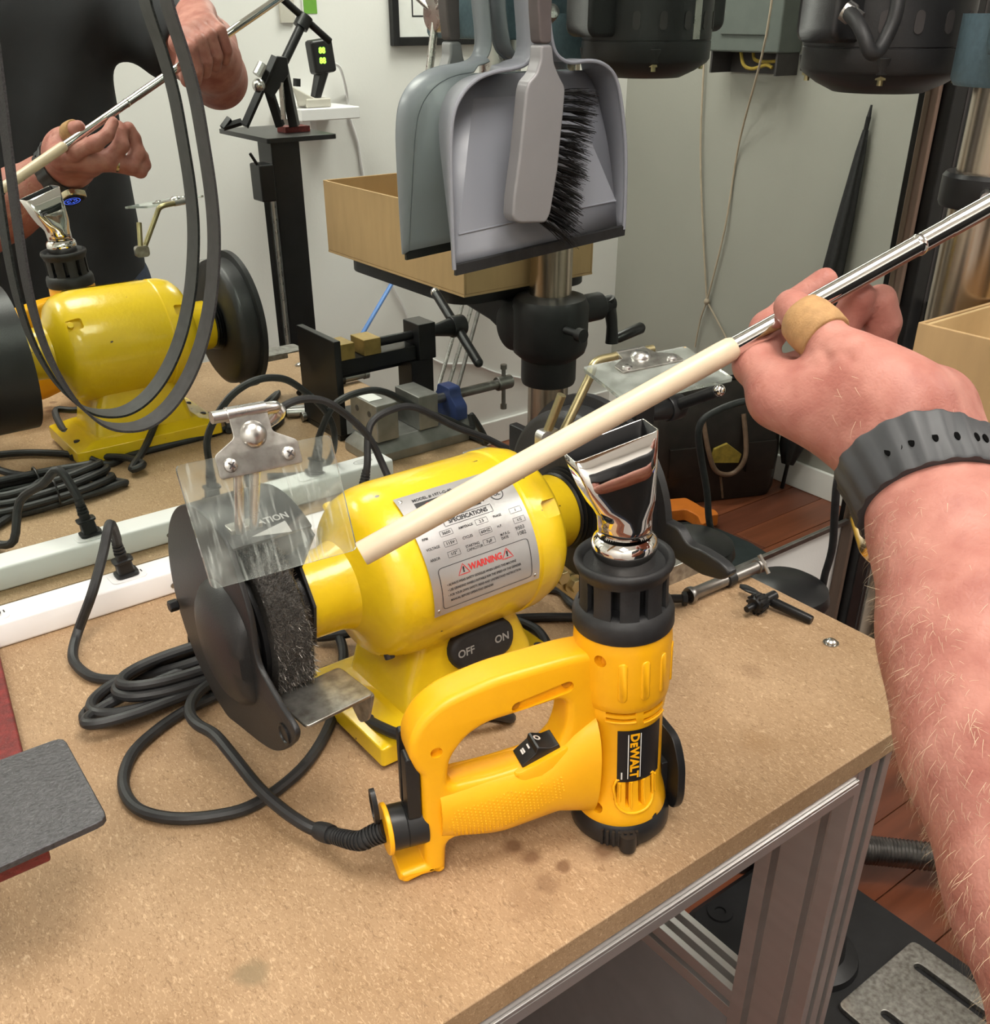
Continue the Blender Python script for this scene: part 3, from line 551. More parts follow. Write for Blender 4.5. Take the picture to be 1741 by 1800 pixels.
# wheel guards: drum wall open to the front, side cover with a leg down to the tool rest bolt
def drum(x0, x1, r, a0, a1, th=.0025, n=40):
    g = G(); rings = []
    for k in range(n+1): a = a0+(a1-a0)*k/n; rings.append([ax(x0, r, a), ax(x1, r, a), ax(x1, r-th, a), ax(x0, r-th, a)])
    return g.loft(rings)
def cover(x, th, r, open_=True, s=1):
    """side plate: a disc whose front is cut away, with a rounded leg reaching down to the front"""
    a = []
    for k in range(33): q = math.radians(66)+(math.radians(262)-math.radians(66))*k/32; a.append((-r*math.cos(q), r*math.sin(q)))
    a += [(-.012, -.0800), (-.0433, -.0735), (-.0672, -.0660), (-.0869, -.0520), (-.1040, -.0340), (-.1085, -.0235), (-.0975, -.0185), (-.0864, -.0150), (-.072, -.0080), (-.0600, -.0010), (-.0571, .0100), (-.0586, .0339), (-.0500, .0537)]
    return flat([(p, q) for p, q in rnd2(a, .03, 4)], [], th, .0011, lambda p, q, z: (x+s*z, AY+p, AZ+q))
GR = .0865
obj('side_cover', cover(.2015, .0042, GR, s=-1), 'black_paint', gr, label='black side cover of the left guard')
bs = G(); bs.lathe([(.046, 0), (.044, .004), (.038, .0085), (.028, .0115), (.012, .0130), (.001, .0132)], (.200, AY-.014, AZ-.006), (-1, 0, 0), 40); 
bs.v = [(x, (y if y > AY-.0500 else AY-.0500+(y-AY+.0500)*.02), z) for x, y, z in bs.v]; obj('cover_boss', bs, 'black_paint', gr, ang=60)
obj('guard_drum', drum(.2015, .2565, GR, math.radians(62), math.radians(250)), 'black_paint', gr)
g = flat([(-.0835*math.cos(q), .0835*math.sin(q)) for q in [math.radians(58+194*k/30) for k in range(31)]]+[(.0, -.034), (-.030, -.022), (-.036, .012), (-.020, .036)], [], .0025, .0006, lambda p, q, z: (.2555+z, AY+p, AZ+q)); obj('inner_plate', g, 'black_paint', gr)
obj('hub_collar', G().lathe([(.033, 0), (.0335, .002), (.033, .006)], (.2505, AY, AZ), (1, 0, 0), 36), 'black_metal', gr)
obj('cover_bolt', G().cyl((.1985, AY+.0800, AZ-.020), (.1915, AY+.0800, AZ-.020), .0048, n=6), 'black_metal', gr, bev=.0008)
q = P(.1995, AY-.0905, AZ-.0360); g = G(); g.lathe([(.0075, 0), (.0075, .0012), (.0060, .0014), (.0055, .0004), (.0020, .0004)], q+P(-.0002, 0, 0), (-1, 0, 0), 24); obj('rest_bolt', g, 'black_metal', gr)
# lettering and arrow cast on top of the guard
a_ = math.radians(80); tfn = lambda u, v: ax(.229+u, GR+.0006, a_-v/GR)
g = G(); lay(g, text('ROTATION', .0075, 'CENTER', .0002, .9), lambda u, v: ax(.229+u, GR+.0006, math.radians(62)+.16+v/GR)); g.add([ax(.229+u, GR+.0006, math.radians(62)+.04+v/GR) for u, v in ((-.013, .001), (.013, .006), (.013, -.004))], [(0, 1, 2)]); obj('cast_lettering', g, 'grey_ink', gr, recalc=False)
# wire wheel
ww = obj('wire_wheel', G().lathe([(.020, .2130), (.062, .2130), (.0645, .2150), (.0645, .2370), (.062, .2390), (.020, .2390)], (0, AY, AZ), (1, 0, 0), 64), 'wire_core', gr)
g = G()
for i in range(6500):
    a = random.uniform(-1.75, 1.5); x = random.uniform(.2125, .2395); r0 = .0625; r1 = .0665+random.gauss(0, .0010); da = random.gauss(0, .03); dx = random.gauss(0, .0015)
    p0 = P(*ax(x, r0, a)); p1 = P(*ax(x+dx, r1, a+da)); s_ = nrm(P(random.gauss(0, 1), random.gauss(0, 1), random.gauss(0, 1)))*.00030
    g.add([p0-s_, p0+s_, p1+s_*.5, p1-s_*.5], [(0, 1, 2, 3)])
obj('wire_bristles', g, 'wire', ww, kind='stuff', recalc=False)
g = G(); g.lathe([(.012, .2055), (.026, .2055), (.027, .2070), (.045, .2080), (.0455, .2095), (.048, .2085), (.052, .2095), (.052, .2128), (.012, .2128)], (0, AY, AZ), (1, 0, 0), 48); obj('wheel_flange', g, 'black_metal', ww)
obj('flange_ring', G().lathe([(.0405, .2072), (.0425, .2068), (.0425, .2080), (.0405, .2080)], (0, AY, AZ), (1, 0, 0), 48), 'steel_dk', ww)
obj('spindle', G().lathe([(.0062, .2015), (.0062, .2600)], (0, AY, AZ), (1, 0, 0), 18), 'steel_dk', gr)
obj('spindle_nut', G().cyl((.2030, AY, AZ), (.2090, AY, AZ), .010, n=6), 'black_metal', gr, bev=.0008)
# left tool rest: bent galvanised plate
zr = 1.003
A, B, C_, D_ = (pt(480, 1228, z=zr), pt(594, 1175, z=zr+.001), pt(645, 1236, z=zr), pt(525, 1290, z=zr-.001))
u = nrm(B-A); v = nrm(np.cross((0, 0, 1), u)); v = v if v[1] < 0 else -v
w_, h_ = np.linalg.norm(B-A)*1.02, np.linalg.norm(D_-A)*.98
g = flat(rnd2([(0, 0), (w_, 0), (w_, h_), (0, h_)], .004), [], .0024, .0007, lambda a, b, c: tuple(A+u*a+v*b+P(0, 0, 1)*c)); tr_ = obj('tool_rest', g, 'galv', gr, label='worn galvanised tool rest')
g = flat(rnd2([(0, 0), (h_, 0), (h_*.80, -.026), (h_*.55, -.034), (h_*.20, -.018)], .004), [circ(.0032, 12, h_*.55, -.012)], .0024, .0006, lambda a, b, c: tuple(A+u*(w_+c)+v*a+P(0, 0, b))); obj('rest_flange', g, 'galv', tr_)
g = G(); m0 = A+u*(w_*.2)+v*(h_*.5); g.box((A+u*w_*.5+v*.012+P(0, 0, -.008)), (.034, .003, .012)); obj('rest_bracket', g, 'galv', tr_, bev=.0006)
# left eye shield: clear plate, pressed bracket, bent rod
S0 = P(.1560, -.4630, 1.1975); SU = P(.0900, 0, -.0040); SV = P(0, -.0230, -.0635); SN = nrm(np.cross(SU, SV)); SN = SN if SN[1] < 0 else -SN
def sh(a, b, c=0.0): return tuple(S0+SU*a+SV*b+SN*c)
def shf(a, b, c): return sh(a/.09, b/.0676, c)
g = slab2(rnd2([(0, 0), (.09, 0), (.089, .0676), (.001, .0676)], .0035), .0022, shf); es = obj('eye_shield', g, 'shield', gr, ang=20, label='scratched clear eye shield of the left wheel')
br = rnd2([(.021, .012), (.069, .012), (.069, -.001), (.056, -.008), (.056, -.020), (.034, -.020), (.034, -.008), (.021, -.001)], .002)
eb = obj('shield_bracket', flat(br, [], .0012, .0003, lambda a, b, c: shf(a, b, c+.0018)), 'galv', es)
obj('clamp_sleeve', G().tube([shf(.034, -.0205, -.001), shf(.056, -.0205, -.001)], .0042, 14), 'steel', es)
g = G(); g.lathe([(.0075, .0024), (.0070, .0040), (.0045, .0062), (.001, .0068)], sh(.5, -.12), SN, 22); obj('rivet', g, 'steel', eb)
for a in (.028, .062):
    c = P(*shf(a, .0055, .0024)); k = obj('screw', G().lathe([(.0040, 0), (.0036, .0012), (.0020, .0021), (.0005, .0022)], c, SN, 16), 'steel', eb)
    s = G(); [s.box(c+SN*.0022, (.0044, .0007, .0007), [nrm(SU*ca+SV*1.3*cb), nrm(np.cross(SN, SU*ca+SV*1.3*cb)), SN]) for ca, cb in ((.7, .7), (.7, -.7))]; obj('screw_slot', s, 'groove', k)
rd = [shf(.026, -.0205, -.001), shf(.058, -.0205, -.001), shf(.064, -.0195, -.003), shf(.066, -.016, -.007), P(.2230, -.4150, 1.1800), P(.2210, -.3950, 1.1150)]
obj('shield_rod', G().tube(rd, .0034, 12, smooth=5), 'steel', es)
obj('lock_rod', G().cyl(P(.2120, -.4080, 1.1680), P(.2115, -.3950, 1.1150), .0032, n=12), 'steel', es)
g = G(); g.box((.2165, -.390, 1.1140), (.022, .012, .008)); obj('rod_clamp', g, 'galv', es, bev=.001)
# right guard: a drum with a big rimmed cover on the outside
RX0, RX1 = .5140, .5460; R1 = .0830
g = G(); g.lathe([(.030, RX0), (.076, RX0), (R1-.001, RX0+.004), (R1, RX0+.009), (R1, RX1-.004)], (0, AY, AZ), (1, 0, 0), 64, caps=False); g.lathe([(.0270, RX0+.002), (.0300, RX0)], (0, AY, AZ), (1, 0, 0), 64, caps=False); obj('guard_drum', g, 'black_paint', gr, ang=50)
obj('side_cover', G().lathe([(.001, RX1+.0015), (.030, RX1+.0015), (.034, RX1-.001), (.0885, RX1-.001), (.0915, RX1+.0010), (.0915, RX1-.0060), (.0830, RX1-.0065)], (0, AY, AZ), (1, 0, 0), 64, caps=False), 'black_paint', gr, ang=50, label='black side cover of the right guard')
lgp = [tuple(pt(px, py, x=.545)[1:]-P(AY, AZ)) for px, py in ((1150, 900), (1200, 926), (1216, 955), (1240, 964), (1275, 986), (1293, 1006), (1278, 1018), (1240, 1008), (1195, 980), (1150, 950))]
obj('guard_leg', flat(rnd2(lgp, .005), [], .010, .002, lambda p, q, z: (.545+z, AY+p, AZ+q)), 'black_paint', gr)
for k_ in range(4): obj('collar_ring', G().lathe([(.0315-.001*k_, .5030+.0035*k_), (.0330+.0012*k_, .5045+.0035*k_), (.0315, .5060+.0035*k_)], (0, AY, AZ), (1, 0, 0), 40), 'black_metal', gr)
g = G(); lay(g, text('ROTATION', .0075, 'CENTER', .0002, .9), lambda u, v: ax(.530+u, R1+.0006, math.radians(70)+v/R1)); obj('cast_lettering', g, 'grey_ink', gr, recalc=False)
for i, (px, py) in enumerate(((985, 1012), (1008, 1026))):
    c = pt(px, py, x=.512) if False else pt(px, py, y=AY-.050)
    if i == 0:
        g = G(); c2 = pt(1006, 1028, y=AY-.050); dd = nrm(c2-c); g.box((c+c2)/2+P(0, .003, 0), (.060, .003, .018), [dd, np.cross(dd, (0, 1, 0)), (0, 1, 0)][0:1]+[P(0, 1, 0), np.cross(dd, (0, 1, 0))]); zb = obj('rest_bracket', g, 'zinc', gr, bev=.0008)
    obj('washer', G().cyl(c+P(0, .001, 0), c+P(0, -.0008, 0), .0085, n=20), 'zinc', zb); obj('bolt', G().cyl(c+P(0, .001, 0), c+P(0, -.006, 0), .0062, n=6), 'zinc', zb, bev=.0006)
# right tool rest (mostly behind the heat gun)
c = pt(1188, 975, z=.968); g = G(); g.loft([[c+P(a, b, t) for a, b in rrect(.060, .036, .006, 3)] for t in (0, .0024)]); g.box(c+P(-.005, -.016, -.008), (.045, .0024, .018)); obj('tool_rest', g, 'galv', gr, bev=.0007, label='grey tool rest of the right wheel')
# right eye shield, tipped nearly flat
zs = 1.180
Q0, Q1, Q3 = pt(1024, 648, z=zs), pt(1205, 611, z=zs+.004), pt(1151, 698, z=zs-.006); U2 = nrm(Q1-Q0); QW = np.linalg.norm(Q1-Q0); QH = abs(np.linalg.norm((Q3-Q0)-U2*((Q3-Q0)@U2))); Q3 = Q0+nrm((Q3-Q0)-U2*((Q3-Q0)@U2))*QH; U3 = nrm(Q3-Q0); N3 = nrm(np.cross(U2, U3)); N3 = N3 if N3[2] > 0 else -N3
def s2(a, b, c): return tuple(Q0+U2*a+U3*b+N3*c)
es2 = obj('eye_shield', slab2(rnd2([(0, 0), (QW, 0), (QW, QH), (0, QH)], .003), .0026, s2), 'shield_r', gr, ang=20, label='dusty clear eye shield of the right wheel, tipped nearly flat')
b2 = obj('shield_bracket', flat(rnd2([(.020, .022), (.072, .022), (.072, .010), (.060, .002), (.058, -.008), (.034, -.008), (.032, .002), (.020, .010)], .002), [], .0012, .0003, lambda a, b, c: s2(a, b, c+.0020)), 'galv', es2)
obj('rivet', G().lathe([(.0075, 0), (.0070, .0016), (.0045, .0036), (.001, .0042)], s2(.046, .004, .0026), N3, 22), 'steel', b2)
for a in (.027, .065): obj('screw', G().lathe([(.004, 0), (.0036, .0012), (.002, .002), (.0005, .0021)], s2(a, .0165, .0026), N3, 16), 'steel', b2)
obj('clamp_sleeve', G().tube([s2(.034, -.0095, -.001), s2(.058, -.0095, -.001)], .0040, 14), 'steel', es2)
ra = P(*s2(.010, -.004, -.008)); rb = pt(1000, 740, y=-.424)
obj('shield_rod', G().tube([s2(.066, -.0095, -.001), s2(.034, -.0095, -.001), s2(.020, -.0090, -.001), s2(.013, -.007, -.003), ra, ra+(rb-ra)*.5, rb+(rb-ra)*.35], .0034, 12, smooth=4), 'zinc', es2)
l0 = pt(988, 694, y=-.424); l1 = pt(968, 745, y=-.418); obj('lock_rod', G().cyl(l0, l1+(l1-l0)*.3, .0034, n=12), 'zinc', es2)
c = pt(963, 770, y=-.416); obj('rod_clamp', G().loft([[c+P(a, t, b) for a, b in rrect(.018, .014, .004, 3)] for t in (-.004, .004)]), 'galv', es2)
# ------------------------------------------------------------------ heat gun (local: x out along the handle, y towards the front, z up its barrel)
GB = P(.397, -.566, TT+.0018); GD = nrm(P(-.953, .304, 0)); GA = math.atan2(GD[1], GD[0])
GM = Matrix.Translation(Vector(GB)) @ Matrix.Rotation(GA, 4, 'Z') @ Matrix.Rotation(math.radians(3.0), 4, 'Y')
GI = GM.inverted()
hg = thing('heat_gun', 'yellow hot air gun with black collar and chrome fishtail nozzle standing on the bench', 'heat gun', GB, rot=Matrix.Rotation(GA, 4, 'Z') @ Matrix.Rotation(math.radians(3.0), 4, 'Y'), local=True)
def gl(px, py, off=0.0):
    """a photo point on the gun's own plane y = off, in gun coordinates"""
    o = np.array(GI @ Vector(CAM)); d = np.array(GI.to_3x3() @ Vector(ray(px, py))); t = (off-o[1])/d[1]; return o+d*t
def gw(x, y, z): return np.array(GM @ Vector((x, y, z)))
def un(u, v): return (u-.052*v, v+.052*u)                    # upright measure -> leaning gun frame
cylp = lambda r, f, z: (r*math.sin(f), r*math.cos(f), z)
obj('base_cap', G().lathe([(.001, .0), (.0325, .0), (.0345, .003), (.0346, .010), (.0325, .0165), (.0300, .019), (.001, .019)], n=48), 'black_pl', hg)
prof = [(.0285, .0165), (.0316, .0175), (.0320, .0205), (.0305, .029), (.0285, .037), (.0276, .047), (.0274, .101), (.0284, .1035), (.0289, .1085), (.0286, .1120), (.0300, .1135), (.0310, .119), (.0316, .130), (.0316, .155), (.0310, .1625), (.0298, .1665), (.0280, .1670)]
shl = obj('motor_shell', G().lathe(prof, n=64), 'yel_pl', hg, ang=45)
# handle loop and grip
outer = [(.012, .152), (.050, .1530), (.100, .1480), (.131, .1400), (.146, .1290), (.1535, .1150), (.1545, .1020), (.1500, .0895), (.1470, .0850), (.1470, .0105), (.1640, .0075), (.1655, .0010), (.1335, .0010), (.1320, .0290), (.095, .0210), (.055, .0270), (.012, .0300)]
hole = [(.0500, .0980), (.0500, .1180), (.0560, .1220), (.0850, .1180), (.1040, .1160), (.1170, .1090), (.1280, .0950), (.1310, .0715), (.1000, .0715), (.0660, .0750), (.0560, .0820)]
OU = rnd2([un(*q) for q in outer], [.010]*9+[.0012]*4+[.010]*4, 4); HO = rnd2([un(*q) for q in hole], .008, 4)
hd_ = flat(OU, [HO], .027, .0052, lambda x, y, z: (x, z, y), bres=4); hob = obj('handle', hd_, 'yel_pl', hg, ang=50)
rings = []
for t in np.linspace(0, 1, 15):
    u = .136-(.136-.030)*t; top = np.interp(u, [.03, .045, .058, .066, .1, .136], [.1060, .0960, .0820, .0755, .0730, .0720]); bot = np.interp(u, [.03, .055, .095, .136], [.020, .0265, .0205, .0280]); hw = .0175+.003*math.sin(PI*t)+.030*max(0, t-.70)
    c = (top+bot)/2; hh = (top-bot)/2; rings.append([(lambda q: (q[0], hw*np.sign(math.cos(a))*abs(math.cos(a))**.8, q[1]))(un(u, c+hh*np.sign(math.sin(a))*abs(math.sin(a))**.8)) for a in (2*PI*k/32 for k in range(32))])
obj('grip', G().loft(rings), 'yel_pl', hg, ang=60)
# dotted grip field: small raised dots over a shallow pad
def gripy(x, z):
    v0, u0 = z-.052*x, x+.052*z; t = (.136-u0)/(.106); top = np.interp(u0, [.03, .045, .058, .066, .1, .136], [.1060, .0960, .0820, .0755, .0730, .0720]); bot = np.interp(u0, [.03, .055, .095, .136], [.020, .0265, .0205, .0280]); hw = .0175+.003*math.sin(PI*t)+.030*max(0, t-.70)
    s = min(.999, abs((v0-(top+bot)/2)/((top-bot)/2))); a = math.asin(s**(1/.8)); return hw*math.cos(a)**.8
g = G()
corn = [gl(808, 1478, .019), gl(790, 1462, .019), gl(800, 1430, .019), gl(900, 1390, .019), gl(935, 1388, .019), gl(985, 1362, .019), gl(992, 1372, .019), gl(985, 1400, .019), gl(930, 1430, .019), gl(850, 1472, .019)]
poly = [(q[0], q[2]) for q in corn]
def inside(p, poly):
    r = False
    for i in range(len(poly)):
        (x1, y1), (x2, y2) = poly[i-1], poly[i]
        if (y1 > p[1]) != (y2 > p[1]) and p[0] < (x2-x1)*(p[1]-y1)/(y2-y1)+x1: r = not r
    return r
dirx = nrm(np.array(poly[5])-np.array(poly[2])); diry = np.array((-dirx[1], dirx[0])); c0 = np.mean(poly, axis=0)
for i in range(-30, 31):
    for j in range(-14, 15):
        p = c0+dirx*i*.0026+diry*(j*.0026+(.0013 if i % 2 else 0))
        if inside(p, poly):
            y = gripy(*p); e = .0009; g.add([(p[0]-e, gripy(p[0]-e, p[1])-.0001, p[1]), (p[0], gripy(p[0], p[1]-e)-.0001, p[1]-e), (p[0]+e, gripy(p[0]+e, p[1])-.0001, p[1]), (p[0], gripy(p[0], p[1]+e)-.0001, p[1]+e), (p[0], y+.0010, p[1])], [(0, 1, 4), (1, 2, 4), (2, 3, 4), (3, 0, 4)])
obj('grip_dots', g, 'yel_pl', hg, kind='stuff', ang=80)
# rocker switch in its raised frame on top of the grip
sa, sb = gl(912, 1338, .004), gl(978, 1302, .004); sc_ = (sa+sb)/2; sx = nrm(sb-sa); sx[1] = 0; sx = nrm(sx); sn = nrm(np.cross(sx, (0, 1, 0))); sn = sn if sn[2] > 0 else -sn
LN = np.linalg.norm(sb-sa)
fr = G(); [fr.loft([[sc_+sx*a*k+P(0, 1, 0)*b*k+sn*t for a, b in rrect(LN+.014, .025, .005, 3)] for t, k in ((-.016, 1), (.000, 1), (.0012, .95))])]; so = obj('switch_frame', fr, 'yel_pl', hg, ang=40)
rk = G(); h0 = LN/2; A_ = [(-h0, -.004), (h0, -.004), (h0, .0030), (h0*.55, .0040), (.1*h0, .0090), (-.02*h0, .0090), (-.15*h0, .0060), (-h0, .0020)]
rk.loft([[sc_+sx*a+sn*(b+.001)+P(0, y, 0) for a, b in A_] for y in (-.0085, .0085)]); ro = obj('rocker', rk, 'black_pl', so, bev=.0006)
for s_, a, b in (('II', -.62, .0046), ('I', -.30, .0062), ('O', .24, .0092)):
    g = G(); tl = nrm(sx*.85*h0+sn*.0040) if a < 0 else nrm(sx*.5*h0-sn*.0055)
    lay(g, text(s_, .0062, 'CENTER', .0003), lambda p, q: sc_+sx*(a*h0)+sn*(b+.0004+.001)+tl*(-p)*1+P(0, -q, 0)); obj('lettering', g, 'white_ink', ro, recalc=False)
# recess along the upper bar, bosses and their screws
r0, r1 = gl(1012, 1203, .0137), gl(898, 1250, .0137); d0 = nrm(P(r1[0]-r0[0], 0, r1[2]-r0[2])); d1 = P(-d0[2], 0, d0[0]); ln = np.linalg.norm(r1-r0)
def slotp(L, w): return [(-(L/2-w/2)-w/2*math.cos(t), -w/2*math.sin(t)) for t in np.linspace(-PI/2, PI/2, 8)]+[((L/2-w/2)+w/2*math.cos(t), w/2*math.sin(t)) for t in np.linspace(-PI/2, PI/2, 8)]
mc = (r0+r1)/2; mc[1] = .0136
si_ = slotp(ln-.002, .0085)
g = G(); g.loft([[mc+d0*a+d1*b+P(0, t, 0) for a, b in si_] for t in (-.0050, .006)]); cut(hob, g)
for e_ in (r0, r1): c_ = (e_-mc)*.80+mc; obj('screw', G().cyl((c_[0], .0082, c_[2]), (c_[0], .0100, c_[2]), .0032, n=14), 'yel_dark', hob)
for px, py in ((768, 1324), (759, 1523)): c_ = gl(px, py, .0137); c_[1] = .0135; carve(hob, c_, (0, 1, 0), .0040, .0050)
def fz(px, py, r):
    """photo point on the barrel of radius r -> (angle from the front, height)"""
    o = np.array(GI @ Vector(CAM)); d = np.array(GI.to_3x3() @ Vector(ray(px, py))); a = d[0]**2+d[1]**2; b = o[0]*d[0]+o[1]*d[1]; c = o[0]**2+o[1]**2-r*r; D = b*b-a*c
    t = (-b-math.sqrt(max(D, 0)))/a; q = o+d*t; return math.atan2(q[0], q[1]), q[2]
for px, py, r_ in ((1055, 1163, .0316), (1052, 1418, .0288), (1146, 1432, .0290)):
    f, z = fz(px, py, r_); carve(shl, cylp(r_, f, z), (math.sin(f), math.cos(f), .25), .0042 if px < 1100 else .0026, .0075)
# pill ribs round the upper shell
f0, z0 = fz(1096, 1168, .0318); f1, z1 = fz(1098, 1236, .0318); fs_ = fz(1137, 1165, .0318)[0]
for k in range(-5, 9):
    f = f0+(fs_-f0)*k
    if k in (-1, -2, -3, -4): continue
    g = G(); pr = slotp(z0-z1, .0062); g.loft([[cylp(.0310+t, f+b*s/.0316, (z0+z1)/2+a*(1-(1-s)*.1)) for a, b in pr] for t, s in ((0, 1), (.0009, .95), (.0013, .7))]); obj('rib', g, 'yel_pl', hg, ang=60)
# louvres below the shell and vent slots near the bottom
for (pa, pb) in (((1066, 1252), (1118, 1254)), ((1066, 1262), (1118, 1264)), ((1131, 1248), (1163, 1238)), ((1131, 1259), (1163, 1249))):
    (fa, za), (fb, zb_) = fz(*pa, .0280), fz(*pb, .0280); rr_ = .0284; g = G(); n_ = 8
    ring = lambda r, w: [cylp(r, fa+(fb-fa)*i/n_, (za+zb_)/2+w/2) for i in range(n_+1)]+[cylp(r, fb+(fa-fb)*i/n_, (za+zb_)/2-w/2) for i in range(n_+1)]
    g.loft([ring(.0215, .0023), ring(.032, .0023)]); cut(shl, g)
    if pa[1] > 1256: g = G(); g.tube([cylp(.0291, fa+(fb-fa)*i/n_, (za+zb_)/2-.0018) for i in range(n_+1)], .0007, 8); obj('louvre_lip', g, 'yel_pl', hg)
cf, cz = fz(1118, 1395, .0276)
ar = [(-.0135, .0130), (.0135, .0130), (.0135, -.004)]+[(.0135*math.cos(t), -.004-.0105*math.sin(t)) for t in np.linspace(.2, PI-.2, 10)]+[(-.0135, -.004), (-.0135, .0130)]
rr = lambda z: float(np.interp(z, [.029, .037, .047], [.0305, .0285, .0276]))
g = G(); g.tube([cylp(rr(cz+b)+.0002, cf+a/.0276, cz+b) for a, b in ar], .0011, 8, smooth=3); vo = obj('vent_frame', g, 'yel_pl', hg, ang=50)
for i, px in enumerate((1082, 1103, 1126, 1147)):
    f, _ = fz(px, 1395, .0288); hh = (.0075, .0105, .0105, .0075)[i]; zc = cz+(.003, .001, .001, .003)[i]
    g = G(); g.loft([[cylp(r, f+a*.0012/.0276, zc+b*hh) for a, b in ((-1, -1), (1, -1), (1, 1), (-1, 1))] for r in (.0205, .033)]); cut(shl, g)
    g = G(); g.tube([cylp(rr(zc+b)+.0003, f-.0028/.0276, zc+b) for b in (-hh, -hh*.3, hh*.3, hh)], .0010, 8); obj('vent_bar', g, 'yel_pl', vo)
# black label with the maker's lettering reading downwards
(la, lz1), (lb, lz0) = fz(1086, 1292, .0276), fz(1155, 1365, .0276); lc = (la+lb)/2; lw = abs(la-lb)*.0276; lz0 = fz(1119, 1372, .0276)[1]; lz1 = fz(1119, 1283, .0276)[1]
def lp(a, b, h=.0003): return cylp(.02755+h, lc-b/.0276, (lz0+lz1)/2-a)            # a down the barrel, b away from the handle
g = G(); n_ = 10; g.v = [lp(-(lz1-lz0)/2+(lz1-lz0)*i, -lw/2+lw*j/n_) for i in (0, 1) for j in range(n_+1)]; g.f = [(j, j+1, n_+2+j, n_+1+j) for j in range(n_)]; g.mi = [0]*n_
lo = obj('label', g, 'black_pl', hg, label='black label with yellow lettering', recalc=False)
tv, tf_ = [], []; xo = 0.0
for s_, z_, dy in (('D', .0080, 0), ('E', .0064, -.0007), ('WALT', .0080, 0)):
    a_, b_ = text(s_, z_, 'LEFT', .00035); o0 = len(tv); tv += [(p+xo, q+dy) for p, q in a_]; tf_ += [tuple(i+o0 for i in f) for f in b_]; xo = max(p for p, q in tv)+.0005
tw = ([(p-xo/2, q) for p, q in tv], tf_); xs = [v[0] for v in tw[0]]; kx = (lz1-lz0)*.86/(max(xs)-min(xs))
g = G(); lay(g, ([(a*kx, b) for a, b in tw[0]], tw[1]), lambda a, b: lp(a, b-lw*.16, .0006)); obj('lettering', g, 'yel_pl', lo, recalc=False)
g = G()
for off in (-lw*.16-.0044, -lw*.16+.0040): g.add([lp(a, off+b, .0006) for a, b in ((-(lz1-lz0)*.43, 0), ((lz1-lz0)*.43, 0), ((lz1-lz0)*.43, .0006), (-(lz1-lz0)*.43, .0006))], [(0, 1, 2, 3)])
g.add([lp((lz1-lz0)*.30+a, -lw*.42+b, .0006) for a, b in ((0, 0), (.006, 0), (.006, .0009), (0, .0009))], [(0, 1, 2, 3)]); obj('label_rules', g, 'white_ink', lo, recalc=False)
# black collar: base band, slotted cage, flared rim
obj('collar', G().lathe([(.0280, .1650), (.0316, .1655), (.0322, .1670), (.0320, .1750), (.0308, .1785), (.0285, .1805), (.0272, .1815), (.0220, .1815), (.0220, .1650)], n=56), 'black_rub', hg, ang=50)
g = G(); NS = 10
for k in range(NS):
    a0 = 2*PI*k/NS+.10; a1 = 2*PI*(k+1)/NS-.20+.10; na = 5
    g.loft([[cylp(r, a0+(a1-a0)*i/na, z) for i in range(na+1)]+[cylp(r-.0030, a1+(a0-a1)*i/na, z) for i in range(na+1)] for r, z in ((.0284, .1800), (.0277, .184), (.0276, .1985), (.0280, .2030))])
obj('cage_ribs', g, 'black_rub', hg, ang=40)
obj('rim', G().lathe([(.0246, .2020), (.0280, .2020), (.0286, .2045), (.0302, .2070), (.0310, .2095), (.0304, .2120), (.0286, .2128), (.0266, .2118), (.0250, .2080)], n=56), 'black_rub', hg, ang=60)
obj('inner_tube', G().lathe([(.0165, .1817), (.0165, .2060), (.0150, .2060)], n=36, caps=False), 'black_metal', hg)
obj('inner_floor', G().lathe([(.0235, .1818), (.0005, .1819)], n=36, caps=False), 'black_pl', hg)
# chrome fishtail nozzle
nz = G(); nz.lathe([(.0188, .2010), (.0192, .2025), (.0193, .2165), (.0199, .2185), (.0200, .2215), (.0190, .2245), (.0166, .2268)], n=56, caps=False); no = obj('nozzle_ring', nz, 'chrome', hg, ang=60)
rings = []; NN = 64
def sup(a, e): return (np.sign(math.cos(a))*abs(math.cos(a))**e, np.sign(math.sin(a))*abs(math.sin(a))**e)
for z, xl, xr, hy, e, tl in ((.2260, .0165, -.0165, .0165, 1.0, 0), (.236, .0165, -.0162, .0163, 1.0, 0), (.241, .0170, -.0158, .0158, .90, 0), (.246, .0192, -.0155, .0150, .62, .1), (.251, .0222, -.0152, .0142, .40, .2), (.264, .0280, -.0149, .0124, .24, .45), (.2900, .0375, -.0146, .0104, .14, 1.0)):
    cx_, hx = (xl+xr)/2, (xl-xr)/2
    rings.append([(cx_+hx*sup(a, e)[0], hy*sup(a, e)[1]+.002*tl, z-tl*.005*sup(a, e)[0]*1.0) for a in (2*PI*k/NN for k in range(NN))])
inn = [[((x-(.0117 if i == 0 else .0))*1.0+(-.0007 if x > .01 else .0007), y*.84 if False else y-np.sign(y-.006*tl_)*.0007, z) for x, y, z in rg] for i, (rg, tl_) in enumerate(((rings[-1], 1), (rings[-2], .6), (rings[-3], .3)))] if False else []
nz2 = G(); nz2.loft(rings, caps=False); nzo = obj('fishtail', nz2, 'chrome', hg, ang=50); sm = nzo.modifiers.new('wall', 'SOLIDIFY'); sm.thickness = .0010; sm.offset = -1; sm.material_offset = 1; nzo.data.materials.append(M['black_metal'])
